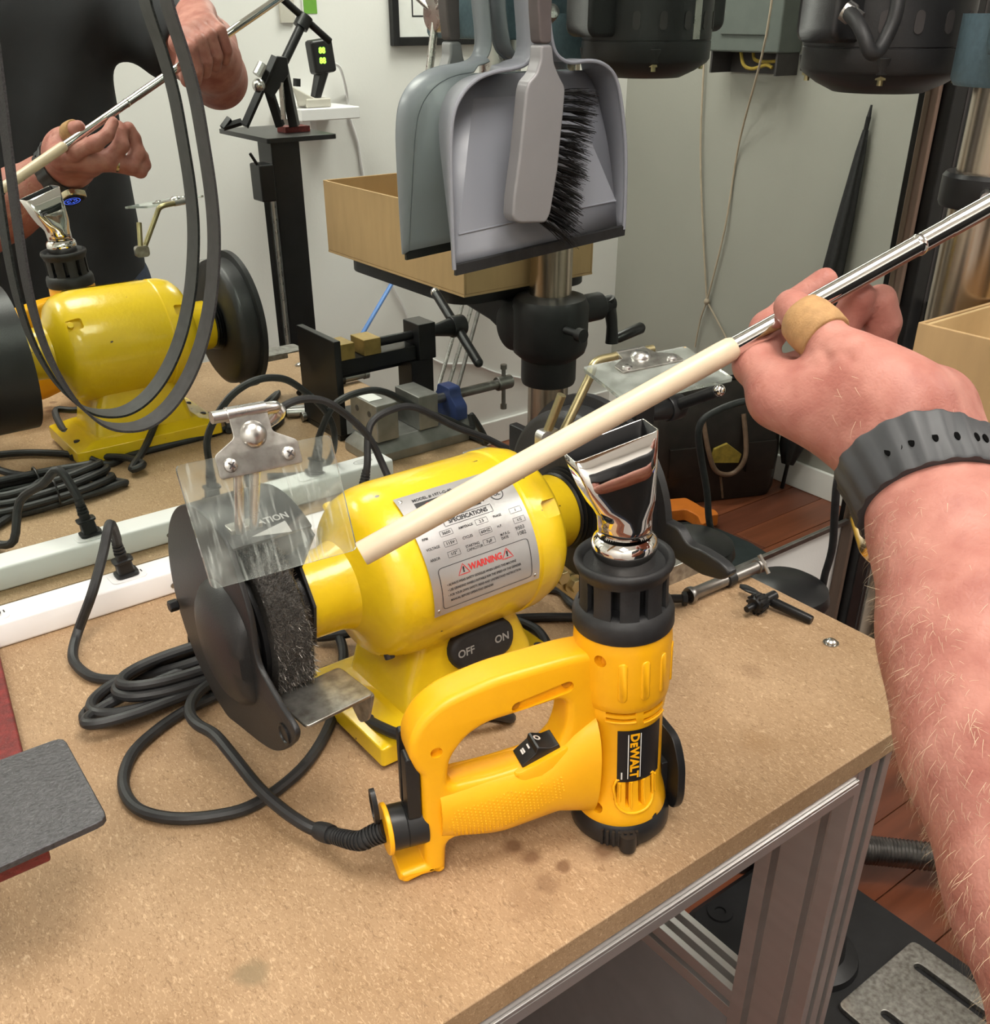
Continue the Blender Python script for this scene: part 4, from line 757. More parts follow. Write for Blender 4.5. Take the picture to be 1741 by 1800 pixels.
# bail on the back, peg under the base, intake ribs
g = G(); g.prism(rnd2([(-.020, .008), (.020, .008), (.026, .024), (.025, .052), (.015, .070), (-.015, .070), (-.025, .052), (-.026, .024)], .008), (-.0375, 0, 0), (0, 1, 0), (0, 0, 1), .0060); obj('hanging_bail', g, 'black_pl', hg, bev=.001)
g = G(); g.box((-.033, 0, .030), (.012, .020, .030)); obj('bail_mount', g, 'black_pl', hg, bev=.001)
k = gl(1106, 1466, .036); obj('base_peg', G().lathe([(.0055, -.0018), (.0062, .004), (.0058, .012)], (k[0], .0345, .0032), (0, 0, 1), 18), 'black_pl', hg)
g = G()
for i in range(7): f = .12+.11*i; g.loft([[cylp(r, f+s, z) for s, z in ((-.025, .004), (.025, .004), (.025, .0165), (-.025, .0165))] for r in (.0350, .0372)])
obj('intake_ribs', g, 'black_pl', hg)
# post hardware: cord clamp, swivel, yellow washer, hook
def ub(u0, u1, y0, y1, v0, v1): return [un(u0, v0), un(u1, v0), un(u1, v1), un(u0, v1)]
g = G(); q = rnd2(ub(.1475, .1565, 0, 0, .0500, .0990), .002); g.loft([[(a, y, b) for a, b in q] for y in (-.0020, .0100)]); obj('clamp_arm', g, 'black_pl', hg, bev=.0008)
g = G(); q = rnd2(ub(.1490, .1560, 0, 0, .0480, .1080), .002); g.loft([[(a, y, b) for a, b in q] for y in (-.0140, -.0085)]); obj('clamp_arm', g, 'black_pl', hg, bev=.0008)
c = un(.148, .0385); dx_ = nrm(P(1, 0, .052))
g = G(); g.lathe([(.0150, -.004), (.0150, .0085), (.0146, .0090), (.0150, .0095), (.0150, .0200), (.001, .0200)], (c[0], 0, c[1]), dx_, 32); obj('swivel', g, 'black_pl', hg)
obj('washer', G().lathe([(.0165, .0195), (.0172, .0200), (.0172, .0222), (.0165, .0228), (.004, .0228)], (c[0], 0, c[1]), dx_, 32), 'yel_pl', hg, label='yellow swivel washer')
g = G(); hc = P(c[0]+.026, -.006, c[1]+.017); g.loft([[hc+P(.0032*s, w*math.cos(t)*.8, w*1.5*math.sin(t)) for t in (2*PI*k/20 for k in range(20))] for s, w in ((-.5, .0095), (.5, .0095), (.5, .0065), (-.5, .0065))], closed=True); obj('hook', g, 'black_pl', hg)
# cord in bench coordinates, stored as children in gun space
def gobj(name, g, m, parent=hg, **k):
    o = obj(name, g, m, None, **k)
    if parent is hg: adoptw(o, hg)
    else: adopt(o, parent)
    return o
tip = gw(c[0]+.022, 0, c[1])
sr = [tip, tip*.5+.5*pt(632, 1478, z=TT+.029), pt(632, 1478, z=TT+.029), pt(598, 1472, z=TT+.022), pt(562, 1460, z=TT+.016)]
core = spline(sr, 24); cl_ = np.concatenate([[0], np.cumsum([np.linalg.norm(core[i+1]-core[i]) for i in range(len(core)-1)])]); core = [np.array([np.interp(s_, cl_, [q[k] for q in core]) for k in range(3)]) for s_ in np.linspace(0, cl_[-1], 45)]
g = G(); g.tube(core, [.0062, .0056, .0052], 16); bo = gobj('strain_relief', g, 'black_rub')
g = G()
for i in range(16):
    j = 1+int(i*2.1); a = core[j]; t = nrm(core[j+1]-core[j]); g.cyl(a-t*.0006, a+t*.0007, .0076-.00012*i, n=18)
gobj('relief_rings', g, 'black_rub', bo)
g = G(); g.tube([core[-10], core[-5], core[-1], core[-1]+nrm(core[-1]-core[-5])*.003], [.0066, .0070, .0064, .0056], 18); gobj('relief_sleeve', g, 'black_rub', bo)
CR = .0045; zt = TT+CR+.0012
def on(px, py, dz=0.0): return pt(px, py, z=zt+dz)
cordp = [core[-6], core[-1], on(540, 1452, .012), on(498, 1424, .016), on(455, 1385, .022), on(412, 1332, .026), on(378, 1292, .028), on(348, 1274, .027), on(334, 1254, .024), on(340, 1228, .020), on(365, 1205, .016), on(410, 1185, .012), on(440, 1170, .010)]
# the bundle: long flat loops tied by the grinder, then on to the plug
def loop(lx_, ly, rx, ry, wd, dz, n=14, ph=0.0):
    a = np.array((lx_, ly), float); b = np.array((rx, ry), float); m_ = (a+b)/2; ud = (b-a)/2; vd = np.array((-ud[1], ud[0]))/np.linalg.norm(ud)*wd; out = []
    for k in range(n):
        t = PI*.0+ph+2*PI*k/n; q = m_+ud*np.sign(math.cos(t))*abs(math.cos(t))**.75-vd*math.sin(t); out.append(on(q[0], q[1], dz+.002*math.sin(t*2)))
    return out
bund = loop(148, 1262, 505, 1120, 26, .000)+loop(160, 1245, 495, 1120, 34, .008)+loop(205, 1215, 500, 1118, 30, .015)+loop(150, 1270, 500, 1130, 20, .010)+loop(212, 1200, 490, 1112, 22, .022)
po = plug(None, .225, (-.10, -.05)); adoptw(po[2], hg)
end = [on(215, 1194), on(165, 1191), on(135, 1170), on(128, 1146, .003), on(139, 1105, .012), pt(163, 1040, y=-.118), pt(182, 970, y=-.094), pt(193, 921, y=-.078), po[0]+P(.000, -.004, .004), po[0]-po[1]*.006]
g = G(); g.tube(cordp+bund+[on(440, 1130, .02), on(380, 1150, .020), on(330, 1168, .016), on(270, 1184, .004)]+end, CR, 10, smooth=4); gobj('power_cord', g, 'cord')
for (px, py, a_) in ((352, 1150, 0), (372, 1195, 0)):
    c0_ = on(px, py, .012); k = G(); k.tube([c0_+P(0, .006+.018*math.cos(t), .0175*math.sin(t)) for t in (2*PI*i/20 for i in range(20))], .0012, 6, closed=True); gobj('twist_tie', k, 'black_pl')
# ------------------------------------------------------------------ the grinder's own cord, round the foot and over to the bundle
zc = lambda px, py, dz=0.: on(px, py, dz)
gc = [P(.400, -.318, TT+.040), P(.360, -.270, TT+.020), zc(560, 1120, .004), zc(588, 1108, .006), zc(603, 1140, .006), zc(602, 1180, .003), zc(592, 1230), zc(575, 1285), zc(530, 1352), zc(452, 1412), zc(380, 1434), zc(300, 1438), zc(240, 1420), zc(217, 1378), zc(232, 1326), zc(275, 1284), zc(325, 1250), zc(375, 1225, .003), zc(440, 1195, .004), zc(500, 1150, .006)]
obj('power_cord', G().tube(gc, CR, 10, smooth=5), 'cord', gr)
g2_ = [zc(560, 1235, .002), zc(600, 1244, .004), P(.300, -.4330, TT+.034), P(.325, -.4290, TT+.0330), P(.360, -.4310, TT+.0290), P(.400, -.4360, TT+.0060), zc(800, 1242, .0), zc(880, 1200), zc(945, 1165), zc(962, 1138), zc(945, 1108), zc(905, 1090), zc(870, 1080)]
obj('lamp_cord', G().tube(g2_, CR, 10, smooth=5), 'cord', gr)
# ------------------------------------------------------------------ things on the bench behind the grinder
# upright cords from the strip arching behind the motor housing
def strip_cord(name, label, x, pts, lean=(0, 0)):
    t = thing(name, label, 'cord', (x, (SY0+SY1)/2, TT+SH)); e, u, o = plug(t, x, lean); obj('cable', G().tube([e-u*.006, e+u*.006]+pts, .0040, 10, smooth=6), 'cord', t); return t
strip_cord('extension_cord', 'black cord arching to the right from the plug at the end of the power strip', .487, [P(.513, -.040, 1.010), P(.545, -.036, 1.020), P(.578, -.034, 1.014), pt(800, 750, y=-.034), pt(850, 768, y=-.036), pt(905, 792, y=-.045), P(.715, -.052, TT+.050), P(.738, -.050, TT+.010), P(.740, -.075, TT+.0045), P(.728, -.14, TT+.0045)], (.25, .0))
strip_cord('extension_cord', 'black cord arching high to the right from the middle of the power strip', .360, [P(.362, -.049, 1.000), P(.372, -.048, 1.020), P(.393, -.045, 1.044), P(.419, -.043, 1.056), P(.446, -.043, 1.055), P(.470, -.045, 1.042), P(.504, -.046, 1.004), P(.518, -.055, .965), P(.520, -.080, .925), P(.505, -.105, TT+.0045), P(.46, -.13, TT+.0045)], (.05, 0))
strip_cord('extension_cord', 'black cord looping up from the left end of the power strip', .098, [P(.085, -.055, TT+.088), P(.04, -.052, TT+.082), P(-.04, -.054, TT+.050), P(-.11, -.054, TT+.0335), P(-.22, -.054, TT+.0320)], (-.2, 0))
rc = [P(.30, -.298, TT+.012), P(.318, -.285, TT+.0045)]+[mpt(x, y, z=TT+.0045) for x, y in ((230, 800), (300, 782), (395, 755), (450, 722), (490, 690))]+[P(.560, -.340, TT+.0045), P(.565, -.30, TT+.0045), P(.53, -.27, TT+.0045)]
obj('rear_cord', G().tube(rc, .0042, 10, smooth=6), 'cord', gr)
# shaft puller: steel plates, rail, screw and T handle (seen in the mirror and past the nozzle)
sp = thing('shaft_puller', 'black steel shaft puller with T handle and brass jaws standing behind the grinder', 'clamp', (.65, -.21, TT))
obj('base_plate', G().bb((.594, -.285, TT+.0003), (.744, -.185, TT+.008)), 'black_metal', sp, bev=.001)
obj('end_plate', G().bb((.594, -.285, TT+.0082), (.604, -.182, 1.036)), 'black_metal', sp, bev=.0012)
g = G(); g.bb((.6045, -.228, .985), (.728, -.198, 1.004)); g.bb((.6045, -.228, .972), (.728, -.222, .985)); obj('rail', g, 'black_metal', sp, bev=.001)
obj('post', G().bb((.716, -.228, TT+.0082), (.752, -.192, .9845)), 'black_metal', sp, bev=.0012)
obj('screw_block', G().bb((.7285, -.230, .9846), (.7560, -.190, 1.034)), 'black_metal', sp, bev=.0012)
obj('screw', G().tube([(.665, -.21, 1.016), (.79, -.21, 1.016)], .0062, 14), 'black_metal', sp)
for x0, x1 in ((.606, .632), (.646, .672)): obj('jaw', G().bb((x0, -.232, 1.0045), (x1, -.196, 1.026)), 'brass', sp, bev=.001)
obj('screw_cone', G().lathe([(.0065, .756), (.0085, .770), (.0125, .792), (.0125, .794)], (0, -.21, 1.016), (1, 0, 0), 24), 'black_metal', sp)
obj('handle_hub', G().lathe([(.0140, .7942), (.0150, .796), (.0150, .814), (.0140, .816)], (0, -.21, 1.016), (1, 0, 0), 24), 'black_pl', sp)
d = nrm(P(.006, -.058, .034)); c = P(.804, -.21, 1.016)
obj('handle_bar', G().tube([c-d*.070, c+d*.066], .0068, 14), 'black_pl', sp)
obj('handle_ball', G().ball(c+d*.069, .0068, 14), 'chrome', sp); obj('handle_ball', G().ball(c-d*.072, .0068, 14), 'black_pl', sp)
# small drill press vise (its reflection shows above the motor housing)
vs_ = thing('machine_vise', 'grey iron machine vise with blue painted nut bracket by the mirror', 'vise', (.66, -.125, TT))
g = G(); g.loft([rq(.585, .760, -.165, -.085, TT+.0003, .012), rq(.585, .760, -.165, -.085, TT+.012, .012), rq(.595, .752, -.150, -.100, TT+.026, .006)]); obj('base', g, 'vise_gr', vs_, bev=.001)
obj('fixed_jaw', G().bb((.598, -.158, TT+.0262), (.630, -.092, TT+.075)), 'vise_gr', vs_, bev=.0015)
jw = G(); [jw.cyl((.5975, y, z), (.599, y, z), .004, n=14) for y in (-.14, -.11) for z in (TT+.04, TT+.06)]; obj('jaw_bolts', jw, 'groove', vs_)
obj('moving_jaw', G().bb((.664, -.154, TT+.0262), (.694, -.096, TT+.072)), 'vise_gr', vs_, bev=.0015)
obj('size_label', G().bb((.600, -.150, TT+.0752), (.620, -.112, TT+.0757)), 'white_ink', vs_)
g = G(); pb = rnd2([(-.030, .0262), (.030, .0262), (.030, .046), (.017, .056), (.014, .068), (-.014, .068), (-.017, .056), (-.030, .046)], .004); g.prism([(a-.125, b+TT) for a, b in pb], (.722, 0, 0), (0, 1, 0), (0, 0, 1), .018); obj('nut_bracket', g, 'blue_cast', vs_, bev=.001)
obj('screw', G().tube([(.694, -.125, TT+.052), (.826, -.125, TT+.052)], .0066, 14), 'steel_dk', vs_)
obj('screw_head', G().cyl((.812, -.125, TT+.052), (.836, -.125, TT+.052), .0098, n=20), 'steel_dk', vs_, bev=.001)
g = G(); g.cyl((.824, -.125, TT+.020), (.824, -.125, TT+.072), .0030, n=10); g.cyl((.824, -.125, TT+.014), (.824, -.125, TT+.0205), .0046, n=12); g.cyl((.824, -.125, TT+.0715), (.824, -.125, TT+.078), .0046, n=12); obj('tommy_bar', g, 'steel_dk', vs_)
for i, (x, y, a) in enumerate(((.585, -.318, .3), (.600, -.300, .5), (.612, -.282, .1), (.640, -.306, -.2))):
    t = thing('steel_pin', ['short dark steel pin lying beside the base of the heat gun, nearest it', 'short dark steel pin second from the heat gun', 'short dark steel pin lying near the shaft puller', 'bright steel pin lying under the shaft puller handle'][i], 'steel pin', (x, y, TT), 'steel pins behind the heat gun')
    dd = P(math.cos(a), math.sin(a), 0)*.024; c = P(x, y, TT+.0072); obj('shank', G().cyl(c-dd, c+dd, .0068, n=16), 'steel_dk' if i < 3 else 'steel', t, bev=.0012); obj('tip', G().cyl(c+dd*1.0005, c+dd*1.25, .0045, .003, n=14), 'steel_dk' if i < 3 else 'steel', t)
# hand tools on the right of the bench
a, b = pt(1211, 1047, z=TT+.0085), pt(1337, 994, z=TT+.0085); d = nrm(b-a); L_ = np.linalg.norm(b-a)
t = thing('tube_wrench', 'grey steel tubular wrench with a cross bar lying at the bench edge', 'wrench', ((a+b)/2)*P(1, 1, 0)+P(0, 0, TT))
obj('socket', G().lathe([(.0045, .010), (.0045, -.0004), (.0078, -.0004), (.0082, .001), (.0082, .005), (.0062, .008), (.0060, L_*.50)], a, d, 28, caps=False), 'steel_dk', t, ang=40)
obj('collar', G().lathe([(.0062, L_*.50), (.0078, L_*.505), (.0078, L_*.60), (.0062, L_*.605)], a, d, 24), 'cast_blk', t)
obj('barrel', G().lathe([(.0060, L_*.60), (.0058, L_*.94), (.0074, L_*.945), (.0074, L_*1.02), (.0060, L_*1.03)], a, d, 24), 'steel_dk', t)
cr = a+d*L_*.985; e = nrm(P(.15, -.75, -.25)); obj('cross_bar', G().tube([cr+P(0, .002, .012), cr+P(.001, -.012, -.004)], .0022, 10), 'steel', t)
obj('socket_hole', G().lathe([(.0044, .0006), (.0003, .0006)], a, d, 20, caps=False), 'groove', t)
ck = pt(1332, 1060, z=TT+.010); t = thing('chuck_key', 'black drill chuck key with toothed gear end lying near the bench corner', 'chuck key', ck*P(1, 1, 0)+P(0, 0, TT))
b = pt(1428, 1090, z=TT+.0045); d = nrm(b-pt(1345, 1055, z=TT+.009)); s = pt(1345, 1052, z=TT+.0085)
obj('handle', G().tube([s, s+(b-s)*.25, s+(b-s)*.95, b], [.0034, .0050, .0042, .0038], 14), 'black_metal', t)
w0 = pt(1302, 1028, z=TT+.010); ww_ = pt(1335, 1046, z=TT+.012); g = G(); g.loft([[w0+(ww_-w0)*k+nrm(np.cross(ww_-w0, (0, 0, 1)))*wd*math.cos(q)+P(0, 0, 1)*th*math.sin(q) for q in (2*PI*i/14 for i in range(14))] for k, wd, th in ((0, .001, .001), (.15, .0048, .0016), (.5, .0056, .0018), (.85, .0036, .0022), (1.0, .0030, .0026))]); obj('finger_grip', g, 'black_metal', t, ang=60)
ga = pt(1362, 1046, z=TT+.0115); gb_ = pt(1327, 1064, z=TT+.0105); dg = nrm(gb_-ga); ll = np.linalg.norm(gb_-ga)
obj('shank', G().cyl(ga, gb_, .0050, n=18), 'black_metal', t)
g = G(); g.lathe([(.0050, ll*.45), (.0088, ll*.70), (.0092, ll*.95), (.0070, ll*1.05), (.0034, ll*1.06), (.0032, ll*1.4)], ga, dg, 24); obj('gear', g, 'black_metal', t)
g = G(); up_ = np.cross(dg, (0, 0, 1)); u3 = nrm(up_); v3 = np.cross(dg, u3)
for k in range(12):
    q = 2*PI*k/12; rd_ = u3*math.cos(q)+v3*math.sin(q); c0 = ga+dg*ll*.55+rd_*.0070; c1 = ga+dg*ll*1.0+rd_*.0094; g.tube([c0, c1], [.0012, .0014], 6)
obj('gear_teeth', g, 'black_metal', t)
nb = pt(1199, 1054, z=TT+.006); t = thing('hex_bolt', 'black hexagon bolt lying between the heat gun and the tubular wrench', 'bolt', nb*P(1, 1, 0)+P(0, 0, TT))
dd = nrm(P(.8, -.6, 0)); obj('head', G().cyl(nb+P(0, 0, .0012), nb+dd*.005+P(0, 0, .0012), .0072, n=6), 'black_metal', t, bev=.0008); obj('shank', G().cyl(nb-dd*.018+P(0, 0, .0012), nb+P(0, 0, .0012), .0042, n=14), 'black_metal', t)
# ------------------------------------------------------------------ red belt grinder at the left with its black rest
zp = 1.0
bg = thing('belt_sander', 'red belt sander with dark tool rest plate at the left front of the bench', 'belt sander', (.0, -.42, TT))
A, B, C_, D_ = pt(-40, 1352, z=zp), pt(112, 1296, z=zp), pt(191, 1440, z=zp), pt(-40, 1545, z=zp)
pl_ = rnd2([tuple(q[:2]) for q in (A, D_, C_, B)], .007); g = G(); g.prism(pl_, (0, 0, zp-.0035), (1, 0, 0), (0, 1, 0), .0045); obj('rest_plate', g, 'plate_gr', bg, bev=.0008, label='dark cast tool rest plate')
a, b = pt(-30, 1540, z=zp-.004), pt(86, 1490, z=zp-.004); u = nrm(b-a); n_ = np.cross((0, 0, 1), u); g = G(); g.loft([[q+P(0, 0, dz) for q in (a+n_*.002, b+n_*.002, b+n_*.040, a+n_*.040)] for dz in (-.012, -.0005)]); obj('rest_bracket', g, 'red_paint', bg, bev=.002)
e0 = pt(-2, 1150, z=TT+.012); 
q0, q1 = pt(0, 1155, z=TT+.010), pt(46, 1345, z=TT+.010); dirr = nrm(q1-q0); nn_ = np.cross((0, 0, 1), dirr)
c = [q0-dirr*.03, q1+dirr*.04, q1+dirr*.04-P(.20, 0, 0), q0-dirr*.03-P(.20, 0, 0)]
g = G(); g.loft([[p+P(0, 0, t) for p in c] for t in (-.0097, .0)]); obj('bed', g, 'red_paint', bg, bev=.002, label='red sanded bed')
g = G(); g.bb((-.19, -.52, TT+.0108), (-.085, -.30, zp-.030)); obj('housing', g, 'red_paint', bg, bev=.006)
g = G(); g.bb((-.085, -.47, zp-.026), (-.02, -.44, zp-.004)); obj('rest_arm', g, 'red_paint', bg, bev=.002)
# ------------------------------------------------------------------ hanging on the mirror: dustpan, brush, belt
def ptp(px, py, y): return pt(px, py, y=y)
YR = -.050
rim_px = [(799, 474), (796, 400), (793, 300), (793, 245), (797, 205), (806, 178), (822, 154), (845, 136), (872, 126), (905, 120), (926, 112), (938, 92), (940, 60), (936, 0), (932, -60), (934, -130), (950, -160), (966, -130), (966, -60), (964, 0), (968, 55), (975, 88), (988, 104), (1006, 110), (1032, 107), (1055, 110), (1075, 124), (1087, 150), (1095, 200), (1100, 260), (1100, 340), (1097, 403)]
rim = [ptp(x, y, YR) for x, y in rim_px]; rim2 = [np.array(q) for q in spline(rim, 3)]
zb, zt_ = rim[0][2], rim[9][2]
def floor_y(z): return -.0455+(.0455-.012)*min(1, max(0, (z-zb)/(zt_-zb)))
cx_ = np.mean([q[0] for q in rim]); 
dp = thing('dustpan', 'grey plastic dustpan with black lip hanging on the mirror', 'dustpan', (cx_, YR, zb))
def inset(q, k): 
    w_ = P(cx_, 0, (zb+zt_)/2); f = P(q[0], 0, q[2]); t = nrm(w_-f); z = q[2]; r = f+t*k*(1 if z < zt_ else 0.0); return P(r[0], floor_y(r[2]) if z < zt_+.004 else -.022, r[2])
base = [inset(q, .006) for q in rim2]
g = G(); g.loft([rim2, [q+P(0, .0018, 0) for q in rim2], [q*1.0 for q in base]], caps=False, wrap=False); dpw = obj('side_wall', g, 'pan', dp, ang=60); sm = dpw.modifiers.new('wall', 'SOLIDIFY'); sm.thickness = .0016; sm.offset = 1
low = [q for q, r in zip(base, rim2) if r[2] < zt_-.001]
g = G(); g.add(low, [tuple(range(len(low)))]); o = obj('pan_floor', g, 'pan', dp, ang=30); sm = o.modifiers.new('wall', 'SOLIDIFY'); sm.thickness = .0016; sm.offset = 0
# raised field of the floor, moulded step, rolled rim, lip
def fp(px, py, dy=.0): r = ray(px, py); q = pt(px, py, y=-.03); 
def fpt(px, py, dy=0.0):
    y = -.03
    for _ in range(12): q = pt(px, py, y=y); y = floor_y(q[2])-dy
    return pt(px, py, y=y)
g = G(); fd = [fpt(*q, .0012) for q in ((806, 412), (832, 172), (905, 168), (1030, 225), (1083, 352))]; g.add(fd+[fpt(*q, -.0008) for q in ((806, 412), (832, 172), (905, 168), (1030, 225), (1083, 352))], [(0, 1, 2, 3, 4)]+[(i, (i+1) % 5, 5+(i+1) % 5, 5+i) for i in range(5)]); obj('floor_panel', g, 'pan', dp, bev=.0006)
g = G(); g.tube([fpt(806, 412, .001), fpt(950, 380, .001), fpt(1086, 352, .001)], .0012, 8); obj('floor_step', g, 'pan', dp)
g = G(); g.tube(rim2, .0021, 8); obj('rolled_rim', g, 'pan', dp)
l0, l1 = ptp(799, 474, -.0475), ptp(1096, 404, -.0475); dz = P(0, 0, -.0075)
u_ = nrm(l1-l0); g = G(); g.loft([[l0+P(0, a, b) for a, b in ((0, .006), (-.0035, .005), (-.003, -.006), (.001, -.006))], [l1+P(0, a, b) for a, b in ((0, .006), (-.0035, .005), (-.003, -.006), (.001, -.006))]]); obj('rubber_lip', g, 'black_rub', dp, label='black rubber lip')
hk = thing('wall_hook', 'small steel hook holding the dustpan above the picture', 'hook', ptp(950, -140, -.002)); c = ptp(950, -140, 0); obj('peg', G().tube([c, c+P(0, -.07, 0), c+P(0, -.075, .015)], .003, 10), 'steel', hk); obj('plate', G().cyl(c+P(0, -.0002, 0), c+P(0, -.003, 0), .012, n=20), 'steel', hk)
YB = -.078
hb = thing('hand_brush', 'grey hand brush with black bristles clipped into the dustpan', 'brush', ptp(935, 392, YB))
def lof(pa, y0, y1): return G().loft([[ptp(*q, YB)+P(0, y0-YB, 0) for q in pa], [ptp(*q, YB)+P(0, y1-YB, 0) for q in pa]])
ctl = [(893, 378), (898, 388), (908, 391), (952, 390), (960, 372), (972, 300), (985, 165), (984, 150), (974, 132), (966, 112), (962, 78), (942, 78), (941, 105), (934, 128), (920, 144), (916, 160), (905, 270), (895, 345)]
obj('head', lof(rnd2(ctl, 6), YB-.009, YB+.010), 'brush_gr', hb, bev=.0035, seg=3, ang=50)
obj('handle', lof(rnd2([(942, 77), (962, 77), (962, 20), (966, -60), (962, -110), (952, -118), (942, -110), (936, -60), (938, 20)], 8), YB-.008, YB+.009), 'grip_br', hb, bev=.004, seg=3, ang=50)
g = G()
for i in range(17):
    t = i/16.0
    for j in range(3):
        a = ptp(981-24*t-(2 if j == 1 else 0), 163+228*t, YB)+P(0, (-.005, .001, .007)[j], 0); tipc = ptp(1041-38*t+random.uniform(-2, 2), 168+256*t+random.uniform(-3, 3)+(4 if i == 16 else 0), YB)+P(0, (-.008, .002, .010)[j], 0)
        for k in range(26):
            r = P(random.gauss(0, .0012), random.gauss(0, .0012), random.gauss(0, .0012)); b = tipc+P(random.gauss(0, .0026), random.gauss(0, .0022), random.gauss(0, .0026)); m_ = (a+r+b)/2+P(0, 0, .0015)
            s = nrm(P(random.gauss(0, 1), random.gauss(0, 1), random.gauss(0, 1)))*.00042; g.add([a+r-s, a+r+s, m_+s, m_-s, b+s*.6, b-s*.6], [(0, 1, 2, 3), (3, 2, 4, 5)])
obj('bristles', g, 'bristle', hb, kind='stuff', recalc=False)
# abrasive belt hanging in a long loop just off the mirror
bp = [(300, -120), (288, -40), (298, 20), (318, 80), (343, 170), (362, 280), (374, 370), (376, 450), (368, 540), (345, 630), (308, 700), (262, 742), (212, 752), (168, 738), (128, 698), (92, 640), (62, 560), (40, 460), (25, 350), (12, 250), (0, 150), (-20, 0), (-40, -120)]
bpts = spline([ptp(x, y, -.024) for x, y in bp], 5); top = [bpts[-1]+P(.01, 0, .10), (bpts[0]+bpts[-1])/2+P(0, 0, .23), bpts[0]+P(0, 0, .10)]
ring = spline(bpts[::4]+top, 5, True); cc = np.mean(ring, axis=0)
bt = thing('abrasive_belt', 'narrow black abrasive belt hanging in a long loop on the mirror', 'belt', (cc[0], -.02, min(q[2] for q in ring)))
m_ = len(ring); secs = []
for i, q in enumerate(ring):
    t = nrm(ring[(i+1) % m_]-ring[i-1]); n = nrm(np.cross(t, (0, 1, 0))); n = n if n@(q-cc) > 0 else -n; secs.append([q+P(0, a, 0)+n*b for a, b in ((-.013, .0011), (.013, .0011), (.013, -.0011), (-.013, -.0011))])
o_ = G().loft(secs, closed=True); o_.mi = [1 if (k % 4) == 2 else 0 for k in range(len(o_.f))]; obj('belt_loop', o_, ['belt', 'belt_in'], bt)
tp = max(ring, key=lambda q: q[2]); hk = thing('wall_hook', 'small steel hook holding the abrasive belt', 'hook', (tp[0], -.002, tp[2]-.006)); c = P(tp[0], 0, tp[2]-.006); obj('peg', G().tube([c, c+P(0, -.040, 0), c+P(0, -.044, .012)], .0028, 10), 'steel', hk); obj('plate', G().cyl(c+P(0, -.0002, 0), c+P(0, -.003, 0), .010, n=20), 'steel', hk)
# ------------------------------------------------------------------ drill press with an open cardboard box on its table
CX, CY = 1.103, -.358
dr = thing('drill_press', 'floor standing drill press with oiled steel column and black motor right of the workbench', 'drill press', (CX, CY, 0))
obj('column', G().lathe([(.0355, .05), (.0355, 1.36)], (CX, CY, 0), (0, 0, 1), 40), 'col_steel', dr)
obj('column_ring', G().lathe([(.036, 1.218), (.046, 1.220), (.048, 1.224), (.048, 1.250), (.045, 1.254), (.036, 1.254)], (CX, CY, 0), (0, 0, 1), 36), 'black_pl', dr); 
obj('ring_screw', G().tube([(CX-.040, CY-.02, 1.238), (CX-.066, CY-.035, 1.238)], .0055, 10), 'steel', dr)
g = G(); g.lathe([(.036, .835), (.046, .836), (.048, .842), (.048, .880), (.062, .892), (.066, .905), (.066, .972), (.060, .984), (.046, .988), (.037, .990)], (CX, CY, 0), (0, 0, 1), 44); obj('table_collar', g, 'cast_blk', dr)
g = G(); g.loft([[(CX+sx*wx, y, z) for sx, z in ((-1, z0), (1, z0), (1, z1), (-1, z1))] for y, wx, z0, z1 in ((CY-.03, .050, .900, .975), (CY-.12, .040, .925, .972), (CY-.30, .034, .950, .974), (CY-.38, .030, .955, .974))]); obj('table_arm', g, 'cast_blk', dr, bev=.006)
obj('tilt_boss', G().lathe([(.001, -.064), (.034, -.062), (.040, -.058), (.042, -.030), (.042, .03)], (CX, CY-.035, .935), (1, 0, 0), 32), 'cast_blk', dr)
g = G(); g.prism(rrect(.30, .38, .05, 6, CX+.004, -.610), (0, 0, .9745), (1, 0, 0), (0, 1, 0), .022); obj('table', g, 'cast_blk', dr, bev=.002)
g = G(); g.cyl((CX+.05, CY+.01, .955), (CX+.105, CY+.01, .955), .024, n=24); g.cyl((CX+.105, CY+.01, .955), (CX+.135, CY+.01, .955), .014, n=18); obj('crank_gear', g, 'cast_blk', dr, bev=.002)
g = G(); g.tube([(CX+.122, CY+.01, .965), (CX+.130, CY+.012, .940), (CX+.134, CY+.014, .915), (CX+.134, CY+.016, .885)], [.014, .011, .010, .012], 12, smooth=3); obj('crank_arm', g, 'cast_blk', dr)
obj('crank_handle', G().tube([(CX+.134, CY+.016, .889), (CX+.150, CY+.016, .892), (CX+.205, CY+.016, .901), (CX+.210, CY+.016, .902)], [.006, .0095, .0105, .007], 14), 'black_pl', dr)
obj('lock_knob', G().lathe([(.006, 0), (.006, .03), (.011, .032), (.011, .045)], (CX-.02, CY+.064, .945), (0, 1, 0), 16), 'cast_blk', dr)
